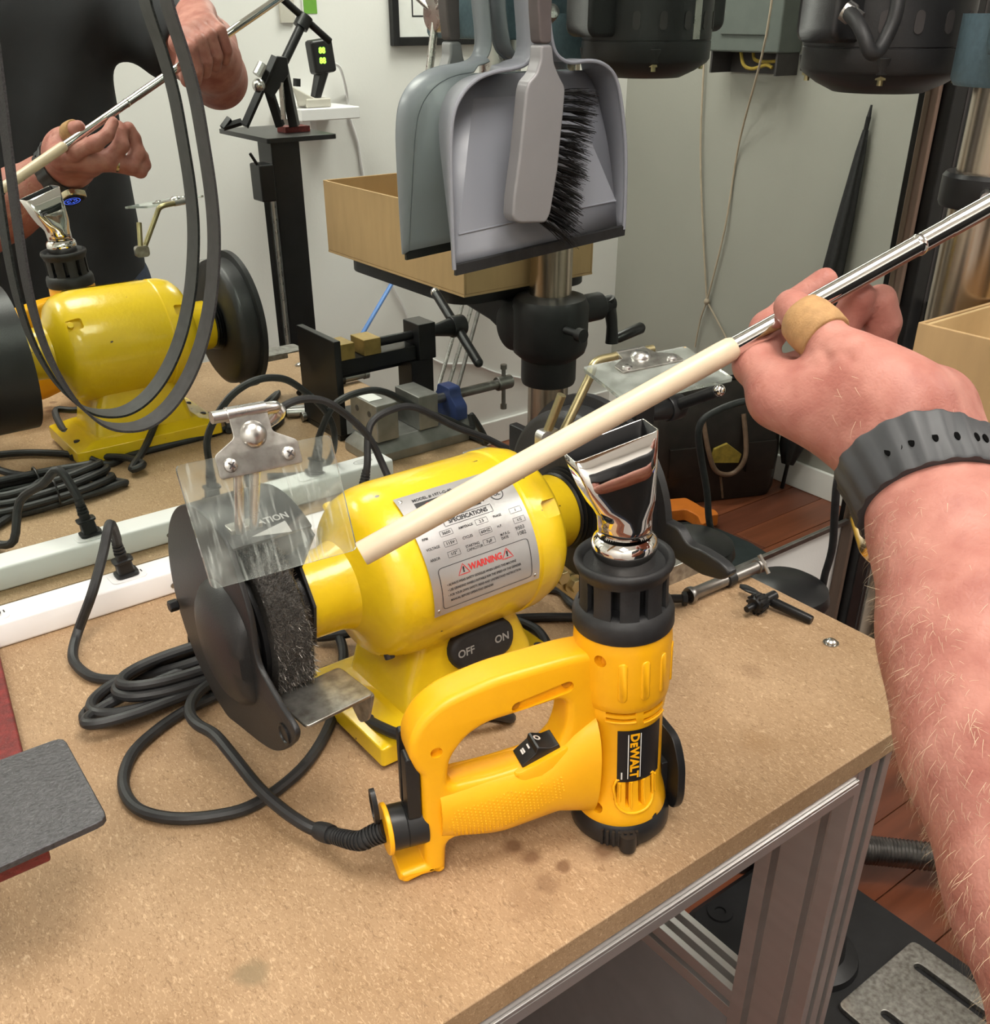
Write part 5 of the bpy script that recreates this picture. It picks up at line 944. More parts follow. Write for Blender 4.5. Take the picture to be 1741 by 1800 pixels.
# head
g = G(); g.lathe([(.038, 1.335), (.056, 1.336), (.060, 1.342), (.060, 1.40)], (CX, CY, 0), (0, 0, 1), 40); obj('head_collar', g, 'blue_grey', dr)
g = G(); g.loft([[(CX+.005+a, -.470+b, z) for a, b in rrect(w_, .20, .02, 5)] for z, w_ in ((1.366, .205), (1.374, .214), (1.60, .216))]); obj('head', g, 'blue_grey', dr, bev=.002)
g = G(); g.loft([[(CX+.01+a, -.42+b, z) for a, b in rrect(.26, .64, .10, 8)] for z in (1.62, 1.74)]); obj('belt_cover', g, 'black_pl', dr, bev=.01)
g = G(); g.lathe([(.030, 1.16), (.034, 1.165), (.034, 1.365)], (CX, -.500, 0), (0, 0, 1), 28); obj('quill', g, 'steel', dr)
obj('chuck', G().lathe([(.006, 1.09), (.014, 1.095), (.024, 1.115), (.024, 1.155), (.018, 1.162)], (CX, -.500, 0), (0, 0, 1), 28), 'steel_dk', dr)
g = G(); g.cyl((CX-.10, -.50, 1.40), (CX-.130, -.50, 1.40), .026, n=28); obj('feed_hub', g, 'steel', dr, bev=.003)
for k in range(3):
    a = .5+2*PI*k/3; e = P(0, math.cos(a), math.sin(a)); c = P(CX-.122, -.50, 1.40); obj('feed_handle', G().tube([c, c+e*.11+P(-.02, 0, 0)], .006, 12), 'steel', dr); obj('feed_knob', G().ball(c+e*.118+P(-.022, 0, 0), .014, 12), 'black_pl', dr)
obj('lock_bolt', G().lathe([(.014, 0), (.013, .004), (.006, .008)], (CX+.113, -.400, 1.395), (1, 0, 0), 18), 'steel', dr)
# motor
MX, MY = 1.122, -.190
g = G(); g.lathe([(.001, 1.322), (.050, 1.322), (.070, 1.331), (.086, 1.341), (.0895, 1.346), (.0895, 1.367), (.0885, 1.3675), (.0885, 1.3685), (.0895, 1.369), (.0895, 1.60), (.08, 1.612), (.001, 1.615)], (MX, MY, 0), (0, 0, 1), 48); mo = obj('motor', g, 'black_paint', dr)
for k in range(16):
    a = 2*PI*k/16+.15; c = P(MX+.0892*math.cos(a), MY+.0892*math.sin(a), 1.392); t = P(-math.sin(a), math.cos(a), 0); n = P(math.cos(a), math.sin(a), 0); g = G(); g.loft([[c+t*x+P(0, 0, 1)*y+n*q for y, x in slotp(.022, .010)] for q in (-.002, .0012)]); obj('cooling_slot', g, 'groove', mo)
for a in (.6, 2.2, 3.75, 5.3):
    c = P(MX+.080*math.cos(a), MY+.080*math.sin(a), 1.345); g = G(); g.cyl(c+P(0, 0, .014), c+P(0, 0, -.003), .012, .009, 16); obj('bolt_lug', g, 'black_paint', mo, bev=.001); g = G(); g.cyl(c+P(0, 0, -.003), c+P(0, 0, -.0075), .0062, n=6); g.cyl(c+P(0, 0, -.0075), c+P(0, 0, -.013), .0032, n=10); obj('nut', g, 'zinc', mo)
g = G(); g.loft([[(1.032+a, y, 1.425+b) for a, b in rrect(.078, .105, .014, 5)] for y in (-.163, -.169, -.215)]); obj('junction_box', g, 'black_paint', dr, bev=.006)
g = G(); g.loft([[(x, MY+.02+a, 1.43+b) for a, b in rrect(.060, .105, .014, 5)] for x in (1.175, 1.218, 1.226)]); obj('capacitor_cover', g, 'black_paint', dr, bev=.006)
obj('rating_strip', G().bb((MX-.003, MY+.087, 1.37), (MX+.010, MY+.0905, 1.47)), 'steel', dr)
obj('motor_cable', G().tube([pt(1492, 22, y=-.235), pt(1508, 40, y=-.255), pt(1520, 65, y=-.268), pt(1531, 92, y=-.275), pt(1545, 88, y=-.277), pt(1566, 50, y=-.278), pt(1578, 10, y=-.278), pt(1585, -60, y=-.27)], .0072, 12, smooth=5), 'black_rub', dr)
obj('cable_gland', G().lathe([(.006, -.004), (.010, -.003), (.010, .006), (.008, .008), (.008, .016)], pt(1490, 20, y=-.232), nrm(P(.3, -.8, -.5)), 14), 'steel', dr)
g = G(); g.bb((MX-.05, MY-.13, 1.49), (MX+.05, MY-.08, 1.56)); obj('motor_mount', g, 'cast_blk', dr, bev=.004)
# base
g = G(); z1 = .042; bp_ = rnd2([(.995, -.165), (1.290, -.165), (1.300, -.80), (.985, -.80)], .03); g.loft([[(a, b, z) for a, b in [(1.145+(p-1.145)*k, -.48+(q+.48)*k) for p, q in bp_]] for z, k in ((.0005, 1), (.030, 1), (z1, .96))]); ba = obj('base', g, 'cast_blk', dr)
g = flat(rnd2([(1.050, -.445), (1.257, -.445), (1.265, -.770), (1.042, -.770)], .012), [[(1.215+y, -.600+x) for x, y in slotp(.25, .016)], [(1.095+y, -.620+x) for x, y in slotp(.25, .016)]], .010, .0015, lambda x, y, z: (x, y, z1+.004+z)); obj('base_pad', g, 'galv', ba, label='grey machined pad with two slots')
g = G(); g.lathe([(.075, z1-.002), (.072, z1+.012), (.050, z1+.022), (.044, z1+.07), (.037, z1+.072)], (CX, CY, 0), (0, 0, 1), 40); obj('column_flange', g, 'cast_blk', ba)
for x, y in ((1.050, -.205), (1.250, -.205), (1.24, -.30)): g = G(); g.lathe([(.024, z1-.003), (.022, z1+.004), (.010, z1+.004), (.009, z1-.001), (.0005, z1-.001)], (x, y, 0), (0, 0, 1), 22); obj('bolt_boss', g, 'cast_blk', ba)
# flexible grey conduit on the floor behind the press
cp = [np.array(q) for q in spline([P(1.28, -.235, .075), P(1.345, -.270, .066), P(1.42, -.335, .060), P(1.52, -.43, .055), P(1.66, -.52, .045), P(1.9, -.58, .032)], 8)]
fc = thing('flexible_conduit', 'grey corrugated conduit hose crossing the floor behind the drill press', 'hose', (1.5, -.4, 0)); obj('hose', G().tube(cp, .022, 16), 'steel_dk', fc)
L_ = 0; g = G()
for i in range(len(cp)-1):
    for k in range(2): c = cp[i]+(cp[i+1]-cp[i])*k/2; t = nrm(cp[i+1]-cp[i]); g.tube([c-t*.0045, c, c+t*.0045], [.0215, .027, .0215], 16)
obj('hose_rings', g, 'steel_dk', fc, kind='stuff')
# open cardboard box on the press table
bx0, bx1, by0, by1, bz0, bz1, bt_ = .952, 1.232, -.850, -.397, .9972, 1.128, .004
cb = thing('cardboard_box', 'open brown cardboard box standing on the drill press table', 'box', ((bx0+bx1)/2, (by0+by1)/2, bz0))
obj('bottom', G().bb((bx0, by0, bz0), (bx1, by1, bz0+.004)), 'cardboard', cb)
for n_, a, b in (('side', (bx0, by0, bz0+.0041), (bx0+bt_, by1, bz1)), ('side', (bx1-bt_, by0, bz0+.0041), (bx1, by1, bz1)), ('end', (bx0+bt_+.0002, by0, bz0+.0041), (bx1-bt_-.0002, by0+bt_, bz1)), ('end', (bx0+bt_+.0002, by1-bt_, bz0+.0041), (bx1-bt_-.0002, by1, bz1))): obj(n_, G().bb(a, b), 'cardboard', cb, bev=.0012)
for n_, a, b in (('tuck_flap', (bx0+bt_+.0004, by1-bt_-.0052, bz0+.006), (bx1-bt_-.001, by1-bt_-.0012, bz1-.001)), ('tuck_flap', (bx1-bt_-.0052, by0+bt_+.001, bz0+.006), (bx1-bt_-.0012, by1-bt_-.0055, bz1-.001))): obj(n_, G().bb(a, b), 'card_in', cb, bev=.001)
# black upright, pale blue bag behind it, black canister with cable
ur = thing('rack_upright', 'black steel upright standing against the wall beside the mirror edge', 'post', (1.62, -.02, 0))
g = G(); g.bb((1.560, -.030, 0.006), (1.664, .011, 2.2)); obj('post', g, 'black_metal', ur, bev=.003); g = G(); g.bb((1.596, -.0305, .10), (1.602, -.0295, 2.1)); g.bb((1.632, -.0305, .10), (1.638, -.0295, 2.1)); obj('post_seam', g, 'groove', ur); obj('foot', G().bb((1.56, -.06, .0003), (1.684, .011, .0059)), 'black_metal', ur)
pb = thing('plastic_bag', 'pale blue and white plastic bag hung on the wall beyond the black upright', 'bag', (1.76, .0, 1.2)); g = G(); g.ball((1.76, -.022, 1.275), .05, 14, (1.3, .6, 1.3)); obj('bag', g, 'blue_item', pb); obj('bag_handle', G().tube([(1.74, -.02, 1.33), (1.75, -.004, 1.40), (1.77, -.004, 1.40), (1.78, -.02, 1.33)], .004, 8), 'paper', pb); obj('nail', G().cyl((1.76, .0119, 1.405), (1.76, -.012, 1.405), .003, n=8), 'steel', pb)
cn = thing('canister', 'black round canister with a cable plugged into its lid behind the bench corner', 'canister', (1.235, -.105, 0)); c = P(1.235, -.100, 0)
obj('barrel', G().lathe([(.001, .001), (.066, .001), (.070, .01), (.070, .555), (.066, .560)], c, (0, 0, 1), 36), 'black_pl', cn); obj('lid', G().lathe([(.072, .5605), (.074, .566), (.070, .582), (.050, .594), (.001, .598)], c, (0, 0, 1), 36), 'black_pl', cn)
cb_ = [P(1.2150, -.105, .590), pt(1436, 1045, y=-.118), pt(1452, 1005, y=-.128), pt(1464, 960, y=-.135), pt(1468, 900, y=-.140), pt(1472, 850, y=-.142), pt(1482, 815, y=-.135), pt(1510, 770, y=-.11), P(1.46, -.07, .80), P(1.585, -.045, .86), P(1.60, -.040, .98)]
obj('cable', G().tube(cb_, .0062, 12, smooth=5), 'cord', cn)
# ------------------------------------------------------------------ across the room, seen in the mirror
# loft and lie stand
SXC, SYC, TZ = 1.045, -1.215, 1.172
st = thing('club_bending_stand', 'black steel stand with tilting club clamp and T handle facing the mirror', 'machine stand', (SXC, SYC, 0))
obj('foot', G().bb((SXC-.20, SYC-.20, .0003), (SXC+.20, SYC+.20, .010)), 'black_metal', st, bev=.002)
obj('post', G().bb((SXC-.034, SYC-.034, .0102), (SXC+.034, SYC+.034, TZ-.0102)), 'black_metal', st, bev=.003)
tp_ = [mpt(x, y, z=TZ)[:2] for x, y in ((384, 226), (470, 244), (592, 235), (500, 219))]
g = G(); g.prism(tp_ if False else rnd2([tuple(q) for q in tp_], .006), (0, 0, TZ-.010), (1, 0, 0), (0, 1, 0), .010); obj('tray', g, 'black_metal', st, bev=.001)
def sr_(px, py, y=SYC): return mpt(px, py, y=y)
def bar(n_, a, b, w_=.012, m='black_metal', par=st):
    g = G(); a = np.array(a); b = np.array(b); g.tube([a, b], w_, 4); return obj(n_, g, m, par, bev=.0015)
for dy in (-.03, .03): bar('slide_rail', sr_(430, 222, SYC+dy), sr_(484, 100, SYC+dy), .010)
bar('back_strut', sr_(494, 104), sr_(518, 222), .014); bar('mid_strut', sr_(470, 150), sr_(493, 222), .012)
g = G(); g.loft([[sr_(x, y, SYC+dy) for x, y in ((455, 150), (486, 98), (505, 100), (508, 130), (478, 175))] for dy in (-.024, .024)]); obj('clamp_body', g, 'black_metal', st, bev=.003)
bar('stop_arm', sr_(392, 224), sr_(425, 214), .008); bar('stop_plate', sr_(391, 226), sr_(404, 208), .008)
obj('pivot_knob', G().ball(sr_(455, 150, SYC+.03), .014, 12), 'steel', st)
obj('screw_rod', G().tube([sr_(500, 108), sr_(530, 45)], .0095, 12), 'black_metal', st); h_ = sr_(535, 36); a = sr_(497, -2); b = sr_(580, 73)
obj('handle_hub', G().tube([sr_(528, 48), sr_(538, 28)], .016, 14), 'black_pl', st); obj('handle_bar', G().tube([a, b], .0075, 12), 'black_metal', st)
obj('chrome_pin', G().tube([sr_(452, 132, SYC+.04), sr_(462, 112, SYC+.04)], .010, 10), 'steel', st); obj('scale_strip', G().tube([sr_(494, 145, SYC+.02), sr_(499, 210, SYC+.02)], .006, 4), 'steel', st)
obj('red_pad', G().bb((SXC+.03, SYC-.06, TZ+.0003), (SXC+.09, SYC-.02, TZ+.012)), 'red_paint', st)
cl = P(*(mpt(463, 320, y=SYC+.04))); obj('side_clamp', G().box(cl, (.034, .05, .075)), 'black_metal', st, bev=.004); bar('clamp_lever', cl+P(-.010, .01, .03), cl+P(-.028, .01, .060), .004)
bar('side_rod', cl+P(.004, 0, -.03), P(cl[0]+.004, cl[1], .012), .008, 'black_metal'); bar('side_rod', cl+P(.018, 0, -.03), P(cl[0]+.018, cl[1], .012), .005, 'steel'); bar('side_link', cl+P(.01, -.01, 0), P(SXC-.03, SYC, cl[2]), .010)
YW, XW = Y0, X1
# digital swing weight scale on a small wall shelf
YS = -1.74; ss = thing('digital_scale', 'grey beam scale with green lit digits on the far wall shelf', 'scale', mpt(555, 205, y=YS)); qs = lambda x, y, d=0: mpt(x, y, y=YS+d)
a = qs(515, 203); b = qs(600, 186); g = G(); q_ = qs(552, 180); g.box(q_, (.075, .06, .022)); obj('base', g, 'beige_pl', ss, bev=.004)
obj('beam', G().loft([[qs(x, y, d) for x, y in ((512, 150), (538, 165), (562, 176), (562, 186), (525, 186))] for d in (-.025, .025)]), 'beige_pl', ss, bev=.004); obj('thumb_knob', G().tube([qs(522, 152), qs(522, 138)], .010, 12), 'black_pl', ss)
obj('support_arm', G().tube([qs(555, 172), qs(568, 115)], [.014, .020], 10), 'black_pl', ss)
g = G(); c = qs(564, 99); g.box(c, (.066, .04, .082), [nrm(P(1, 0, .12)), P(0, 1, 0), nrm(P(-.12, 0, 1))]); ho = obj('display', g, 'black_pl', ss, bev=.008)
for i, dz in enumerate((.014, -.010)):
    g = G(); lay(g, text('88', .019, 'CENTER', .001), lambda p, q: c+P(-.006+p*-1.0*-1, 0.0206, dz+q)); obj('digits', g, 'led', ho, recalc=False)
zs_ = q_[2]-.0115; sf = thing('wall_shelf', 'narrow white wall shelf carrying the digital scale', 'shelf', (a[0], YW, zs_-.03)); obj('board', G().bb((a[0], YW+.001, zs_-.030), (b[0]+.03, YS+.05, zs_)), 'white_pl', sf, bev=.003)
obj('bracket', G().bb((a[0]+.05, YW+.001, zs_-.07), (a[0]+.07, YS, zs_-.0302)), 'white_pl', sf, bev=.002)
wl = lambda x, y, d=.006: mpt(x, y, y=YW+d)
pc = thing('wall_cable', 'thin white cable wandering down the far wall from the scale', 'cable', wl(640, 300)); obj('cable', G().tube([qs(576, 112, .0), qs(597, 118, -.05), wl(610, 165), wl(615, 205), wl(629, 250), wl(637, 300), wl(660, 420), wl(692, 505), wl(712, 545), wl(738, 608), wl(775, 638), wl(830, 640), wl(872, 655), wl(930, 668)], .0042, 8, smooth=5), 'white_pl', pc)
pf = thing('picture_frame', 'black framed print with white mat on the far wall', 'picture', (1.95, YW+.01, 1.32)); fx0, fx1, fz0, fz1 = 1.742, 2.14, 1.318, 1.75
g = G(); [g.bb(a, b) for a, b in (((fx0, YW+0.0005, fz0), (fx0+.022, YW+0.0220, fz1)), ((fx1-.022, YW+0.0005, fz0), (fx1, YW+0.0220, fz1)), ((fx0+.0221, YW+0.0005, fz0), (fx1-.0221, YW+0.0220, fz0+.022)), ((fx0+.0221, YW+0.0005, fz1-.022), (fx1-.0221, YW+0.0220, fz1)))]; obj('frame', g, 'black_pl', pf, bev=.002)
obj('mat', G().bb((fx0+.0225, YW+0.0010, fz0+.0225), (fx1-.0225, YW+0.0090, fz1-.0225)), 'paper', pf); g = G(); outline(g, [(fx0+.075, fz0+.075), (fx1-.075, fz0+.075), (fx1-.075, fz1-.075), (fx0+.075, fz1-.075)], .006, lambda a, b: (a, YW+0.0096, b), 1); obj('print_border', g, 'ink', pf, recalc=False)
gc_ = thing('wall_card', 'small green and white card pinned on the far wall', 'card', (1.49, YW+.001, 1.36)); a, b = wl(535, 46), wl(558, 26); obj('card', G().bb((a[0], YW+0.0005, a[2]), (b[0]+.005, YW+0.0040, a[2]+.18)), 'paper', gc_); obj('print', G().bb((a[0]+.004, YW+0.0041, wl(535, 24)[2]), (b[0]+.001, YW+0.0050, a[2]+.17)), 'green_card', gc_)
a, b = wl(494, 40), wl(505, 20); gc_ = thing('wall_card', 'small beige card pinned on the far wall left of the green one', 'card', (a[0], YW+0.0010, a[2])); obj('card', G().bb((a[0], YW+0.0005, a[2]), (b[0]+.02, YW+0.0100, a[2]+.2)), 'beige_pl', gc_)
# loose shafts leaning on the far wall
for i, (pa, pb_, m_, lb) in enumerate((((640, 582), (690, 497), 'blue_shaft', 'blue club shaft leaning on the far wall under the cardboard box'), ((768, 690), (806, 560), 'steel', 'leftmost grey club shaft leaning on the far wall'), ((782, 700), (822, 565), 'steel', 'middle grey club shaft leaning on the far wall'), ((800, 700), (838, 560), 'steel_dk', 'rightmost grey club shaft leaning on the far wall'))):
    a, b = mpt(*pa, y=-1.70), mpt(*pb_, y=-1.76); d = (b-a)/(b[2]-a[2]); lo_ = a-d*(a[2]-.007); k = (YW+0.0080-lo_[1])/d[1]; hi_ = lo_+d*min(k, 1.15)
    t = thing('club_shaft', lb, 'club shaft', lo_, 'club shafts on the far wall'); obj('shaft', G().tube([lo_, hi_], [.0075, .0062], 10), m_, t); obj('tip', G().tube([lo_-d*.004, lo_+d*.05], .0078, 10), 'steel', t)
# right wall: breaker box, string, folded umbrella
eb_ = thing('breaker_box', 'grey electrical panel box with open bottom and yellow wires on the right wall', 'electrical box', (2.66, -1.27, 1.24))
g = G(); g.bb((XW-.105, -1.405, 1.300), (XW-.002, -1.140, 1.72)); obj('cover', g, 'box_grey', eb_, bev=.006); g = G(); g.bb((XW-.112, -1.36, 1.345), (XW-.1051, -1.185, 1.69)); obj('door', g, 'box_grey', eb_, bev=.003)
g = G(); g.bb((XW-.010, -1.40, 1.242), (XW-.002, -1.145, 1.2999)); g.bb((XW-.098, -1.40, 1.242), (XW-.0101, -1.393, 1.2999)); g.bb((XW-.098, -1.152, 1.242), (XW-.0101, -1.145, 1.2999)); obj('open_tray', g, 'groove', eb_)
obj('wire', G().tube([(XW-.08, -1.30, 1.305), (XW-.085, -1.28, 1.268), (XW-.08, -1.25, 1.257), (XW-.08, -1.20, 1.268), (XW-.08, -1.175, 1.262)], .005, 8, smooth=5), 'ochre', eb_); obj('wire', G().tube([(XW-.06, -1.27, 1.305), (XW-.07, -1.25, 1.280), (XW-.06, -1.21, 1.276), (XW-.06, -1.17, 1.280)], .005, 8, smooth=5), 'ochre', eb_)
rw = lambda x, y, d=.01: mpt(x, y, x=XW-d)
sg = thing('hanging_string', 'thin tan strings hanging down the right wall and knotted together', 'string', rw(1245, 530)); kn = rw(1243, 530, .016)
for i, pth in enumerate((((1244, -160), (1240, 60), (1232, 250), (1236, 400)), ((1375, -160), (1348, 60), (1300, 250), (1275, 400)))): obj('string', G().tube([rw(x, y, .15 if (i and y < 200) else .016) for x, y in pth]+[kn], .0034, 6, smooth=5), 'string', sg)
obj('string', G().tube([kn, rw(1232, 560, .016), rw(1222, 610, .016)], .003, 6, smooth=3), 'string', sg); obj('string', G().tube([kn, rw(1262, 565, .016), rw(1275, 590, .016), rw(1300, 640, .016)], .003, 6, smooth=3), 'string', sg); obj('knot', G().ball(kn, .011, 10), 'string', sg)
tpu = rw(1528, 205, .015); mdu = mpt(1466, 470, x=XW-.03); lou = tpu+(mdu-tpu)*((tpu[2]-.004)/(tpu[2]-mdu[2]))
um = thing('folded_umbrella', 'tall black folded umbrella leaning against the right wall', 'umbrella', lou); ax_ = tpu-lou; obj('shaft', G().tube([lou, tpu], .007, 10), 'black_metal', um)
g = G(); rings = []; uu = nrm(np.cross(ax_, (1, 0, 0))); vv = nrm(np.cross(ax_, uu))
for k, r in ((.08, .020), (.14, .040), (.35, .040), (.55, .034), (.75, .025), (.92, .014), (.97, .008)): rings.append([lou+ax_*k+(uu*math.cos(a)+vv*math.sin(a))*r*(1+.16*math.cos(6*a)) for a in (2*PI*j/36 for j in range(36))])
obj('canopy', g.loft(rings), 'black_rub', um, ang=60); obj('tip', G().tube([tpu, tpu+nrm(ax_)*.03], [.006, .003], 8), 'black_metal', um)
# tool bag on the floor
b0, b1 = P(2.195, -1.085, 0), P(2.590, -.915, 0); bu = nrm(b1-b0); bn = P(-bu[1], bu[0], 0); BL = np.linalg.norm(b1-b0); bz = P(0, 0, 1); bc = (b0+b1)/2-bn*.085
tb = thing('tool_bag', 'dark brown leather tool bag with carrying straps on the wood floor', 'bag', bc)
g = G(); g.loft([[bc+bu*a*sx+bn*b*sy+bz*z for a, b in rrect(BL, .17, .05, 5)] for z, sx, sy in ((.002, .96, .94), (.03, 1, 1), (.16, 1.02, 1.02), (.27, .99, .86), (.34, .90, .55), (.375, .78, .26), (.385, .72, .14))]); obj('body', g, 'leather', tb, ang=60)
def bf(a, z, o=.0): s = float(np.interp(z, [0, .03, .16, .27, .34, .375], [.94, 1, 1.02, .86, .55, .26])); return bc+bu*a+bn*(.085*s+o)+bz*z
for s, n_ in ((1, .006), (-1, .006)): pass
obj('strap', G().tube([bf(-.075, .292, .004), bf(-.062, .20, .018), bf(-.035, .13, .022), bf(.005, .105, .022), bf(.045, .115, .022), (bf(.07, .17, .022)), bf(.065, .292, .004)], .008, 10, smooth=6), 'strap', tb)
for a0_, a1_ in ((-.185, -.085), (.085, .185)):
    g = G(); n_ = 5; F = [[bf(a0_+(a1_-a0_)*i/n_, z, o) for i in range(n_+1)] for z in (.10, .15, .20) for o in (.008,)]; B_ = [[bf(a0_+(a1_-a0_)*i/n_, z, -.002) for i in range(n_+1)] for z in (.10, .15, .20)]
    g.loft([F[0], F[1], F[2], B_[2], B_[0]], closed=True, wrap=False); obj('pocket', g, 'leather', tb, bev=.002)
g = G(); g.loft([[bf(a, z, o) for a, z in ((-.045, .145), (.055, .135), (.062, .165), (.01, .205), (-.035, .19))] for o in (-.004, .010)]); obj('yellow_cloth', g, 'ochre', tb, bev=.002)
obj('top_bar', G().tube([bc+bu*-.13+bz*.39, bc+bu*.13+bz*.39], .010, 10), 'black_metal', tb)
obj('seam', G().tube([bf(.02, .010, .002), bf(.0, .09, .003)], .004, 8), 'strap', tb)
# hand saw with orange handle lying on the floor in front of the bag
fz_ = lambda x, y, z: mpt(x, y, z=z)
sw_ = thing('hand_saw', 'hand saw with orange handle and dark blade lying on the floor before the tool bag', 'saw', fz_(1250, 930, 0))
def slab(pa, z0, z1): q = [fz_(x, y, (z0+z1)/2) for x, y in pa]; return G().loft([[P(p[0], p[1], z) for p in q] for z in (z0, z1)])
obj('blade', slab(rnd2([(1130, 925), (1215, 918), (1262, 930), (1320, 955), (1400, 1006), (1300, 1000), (1130, 955)], 8), .004, .010), 'teal_dk', sw_, bev=.001)
obj('handle', slab(rnd2([(1120, 893), (1160, 888), (1205, 884), (1222, 893), (1236, 902), (1256, 905), (1264, 914), (1250, 915), (1242, 928), (1232, 932), (1226, 916), (1205, 905), (1160, 910), (1120, 915)], 4), .0105, .050), 'orange', sw_, bev=.006, label='orange plastic handle')
# ------------------------------------------------------------------ chrome shaft with cream sleeve
S_O, S_D = P(-.473, -.315, .8494), nrm(P(.878, -.274, .3842))
def sp_(t): return S_O+S_D*t*np.linalg.norm(P(.878, -.274, .392))
t0, t1, t2 = .790, 1.020, 1.76
shf_ = thing('club_shaft', 'chrome club shaft with cream sleeve held across the heat gun nozzle', 'club shaft', sp_(t0))
RS = .0056
obj('shaft', G().tube([sp_(t1-.03), sp_(t1+.14), sp_(t1+.1405), sp_(t2)], [RS, RS, RS+.0003, RS+.0005], 28), 'chrome', shf_, ang=50)
obj('shaft_step', G().lathe([(RS, -.002), (RS+.0005, -.0008), (RS+.0005, .0008), (RS, .002)], sp_(1.1405), S_D, 28, caps=False), 'chrome', shf_)
g = G(); pr_ = [(.0063, 0), (.0067, .0010), (.0067, .04), (.0065, .12), (.0068, (t1-t0)-.01), (.0066, (t1-t0)-.002), (.0057, (t1-t0)+.0005)]; g.lathe(pr_+[], sp_(t0), S_D, 36); obj('sleeve', g, 'cream', shf_, ang=50, label='cream coloured sleeve over the shaft end')
g = G(); e = nrm(np.cross(S_D, P(0, 0, 1))); e2 = np.cross(e, S_D)
for t, a, s in ((.905, -2.3, 1.4), (.90, -2.0, .8), (.915, -2.6, 1), (.94, -2.2, .9), (.885, -1.2, .6), (.86, -1.0, .6)):
    n = e*math.cos(a)+e2*math.sin(a); g.ball(sp_(t)+n*.0064, .0010*s, 8)
obj('glue_specks', g, 'black_pl', shf_, kind='stuff')
# ------------------------------------------------------------------ the person holding it
pe_ = thing('person', 'person in charcoal t-shirt holding a chrome shaft in both hands, reflected in the mirror', 'person', (.49, -1.12, 0))
W = P(.4555, -.7010, 1.2035); EL = P(.3085, -.911, 1.080)
FA = nrm(W-EL)
def ap(px, py, d): return pt(px, py, d=d)
IM = ap(1372, 697, .527); HD = nrm(IM-W); PN = P(.36, -.7, .62); PN = nrm(PN-HD*(PN@HD)); ROW = np.cross(HD, PN)
MC = [IM, IM+ROW*.021+HD*.003, IM+ROW*.041+HD*-.002, IM+ROW*.059-HD*.010]
L = SDF((.22, -1.00, 1.00), (.60, -.53, 1.33), .0021)
k = .010
# forearm: flattened at the wrist, fuller towards the elbow
f1 = EL+(W-EL)*.45; f2 = EL+(W-EL)*.78
L.chain([EL, EL+(W-EL)*.22, f1, EL+(W-EL)*.63, f2+(W-EL)*.05, W, W+HD*.012], [.041, .0475,   .0500, .0455, .0360, .0305, .0290], .02, flat=(PN, .88))
L.cone(EL-FA*.025, EL, .036, .040, .02)
UPA = P(.270, -1.030, 1.330); L.cone(EL, EL+nrm(UPA-EL)*.10, .040, .045, .03)
# palm block and knuckles
for i, (m, r) in enumerate(zip(MC, (.0140, .0138, .0130, .0118))): L.cone(W+ROW*(-.016+.011*i)+HD*.010, m, .0170, r, .014)
L.cone(MC[0]*.5+W*.5, MC[3]*.5+W*.5, .0165, .0150, .012)
# thenar mass
CMC = ap(1585, 722, .496); TM = ap(1492, 640, .508); TI = ap(1432, 576, .523); TT_ = ap(1392, 540, .536)
L.cone(W-ROW*.010+HD*.008, CMC, .024, .021, .014); L.cone(CMC, TM, .0215, .0160, .016); L.cone(CMC*.35+MC[0]*.65, TM*.6+CMC*.4, .013, .017, .016)
L.cone(CMC, MC[0], .020, .013, .016); L.cone(ap(1640, 720, .515), MC[2], .022, .014, .016)
L.cone(TM, TI, .0132, .0118, .006); L.cone(TI, TT_, .0122, .0098, .005)
# fingers, each its own chain: knuckle, middle joint, end joint, tip
FG = [[MC[0], ap(1328, 640, .548), ap(1352, 580, .567), ap(1392, 540, .572), ap(1450, 494, .566)],
      [MC[1], ap(1425, 655, .575), ap(1470, 590, .580), ap(1506, 538, .570), ap(1513, 522, .564)],
      [MC[2], ap(1488, 668, .596), ap(1536, 622, .592), ap(1552, 568, .580), ap(1548, 528, .571)],
      [MC[3], ap(1520, 690, .604), ap(1552, 668, .602), ap(1562, 636, .596), ap(1558, 618, .590)]]
FR = [[.0138, .0112, .0100, .0092, .0076], [.0136, .0112, .0104, .0096, .0086], [.0126, .0110, .0108, .0106, .0094], [.0110, .0092, .0086, .0080, .0072]]
for f, r in zip(FG, FR):
    F_ = SDF(L.lo, L.lo+L.h*(L.n-1), L.h) if False else None
    L.cone(f[0], f[1], r[0], r[1], .0065)
    for i in range(1, 4): L.cone(f[i], f[i+1], r[i], r[i+1], .0022)
    for j in (1, 2): L.ell(f[j], P(1, 1, 1)*(r[j]*1.07), .004)
# creases: web of the thumb, wrist fold, thumb joint, knuckle folds
def crease(pts, r=.0012, k_=.0015):
    for a, b in zip(pts, pts[1:]): L.cone(a, b, r, r, k_, cut=True)
def near(px, py):
    """march the photo ray to the skin"""
    r = ray(px, py); r = r/np.linalg.norm(r); s = .35
    for _ in range(60):
        q = CAM+r*s; i = np.round((q-L.lo)/L.h).astype(int)
        if (i < 0).any() or (i >= L.n).any(): s += .01; continue
        dd = float(L.d[tuple(i)]); s += max(dd*.8, .0003)
        if dd < .0006: break
    return CAM+r*s
crease([near(x, y) for x, y in ((1444, 612), (1456, 634), (1448, 642), (1420, 640), (1400, 650))], .0017, .0022)
crease([near(x, y) for x, y in ((1458, 630), (1470, 622), (1490, 616))], .0011, .0016)
crease([near(x, y) for x, y in ((1516, 828), (1526, 795), (1560, 762), (1605, 742), (1650, 730))], .0011, .0018)
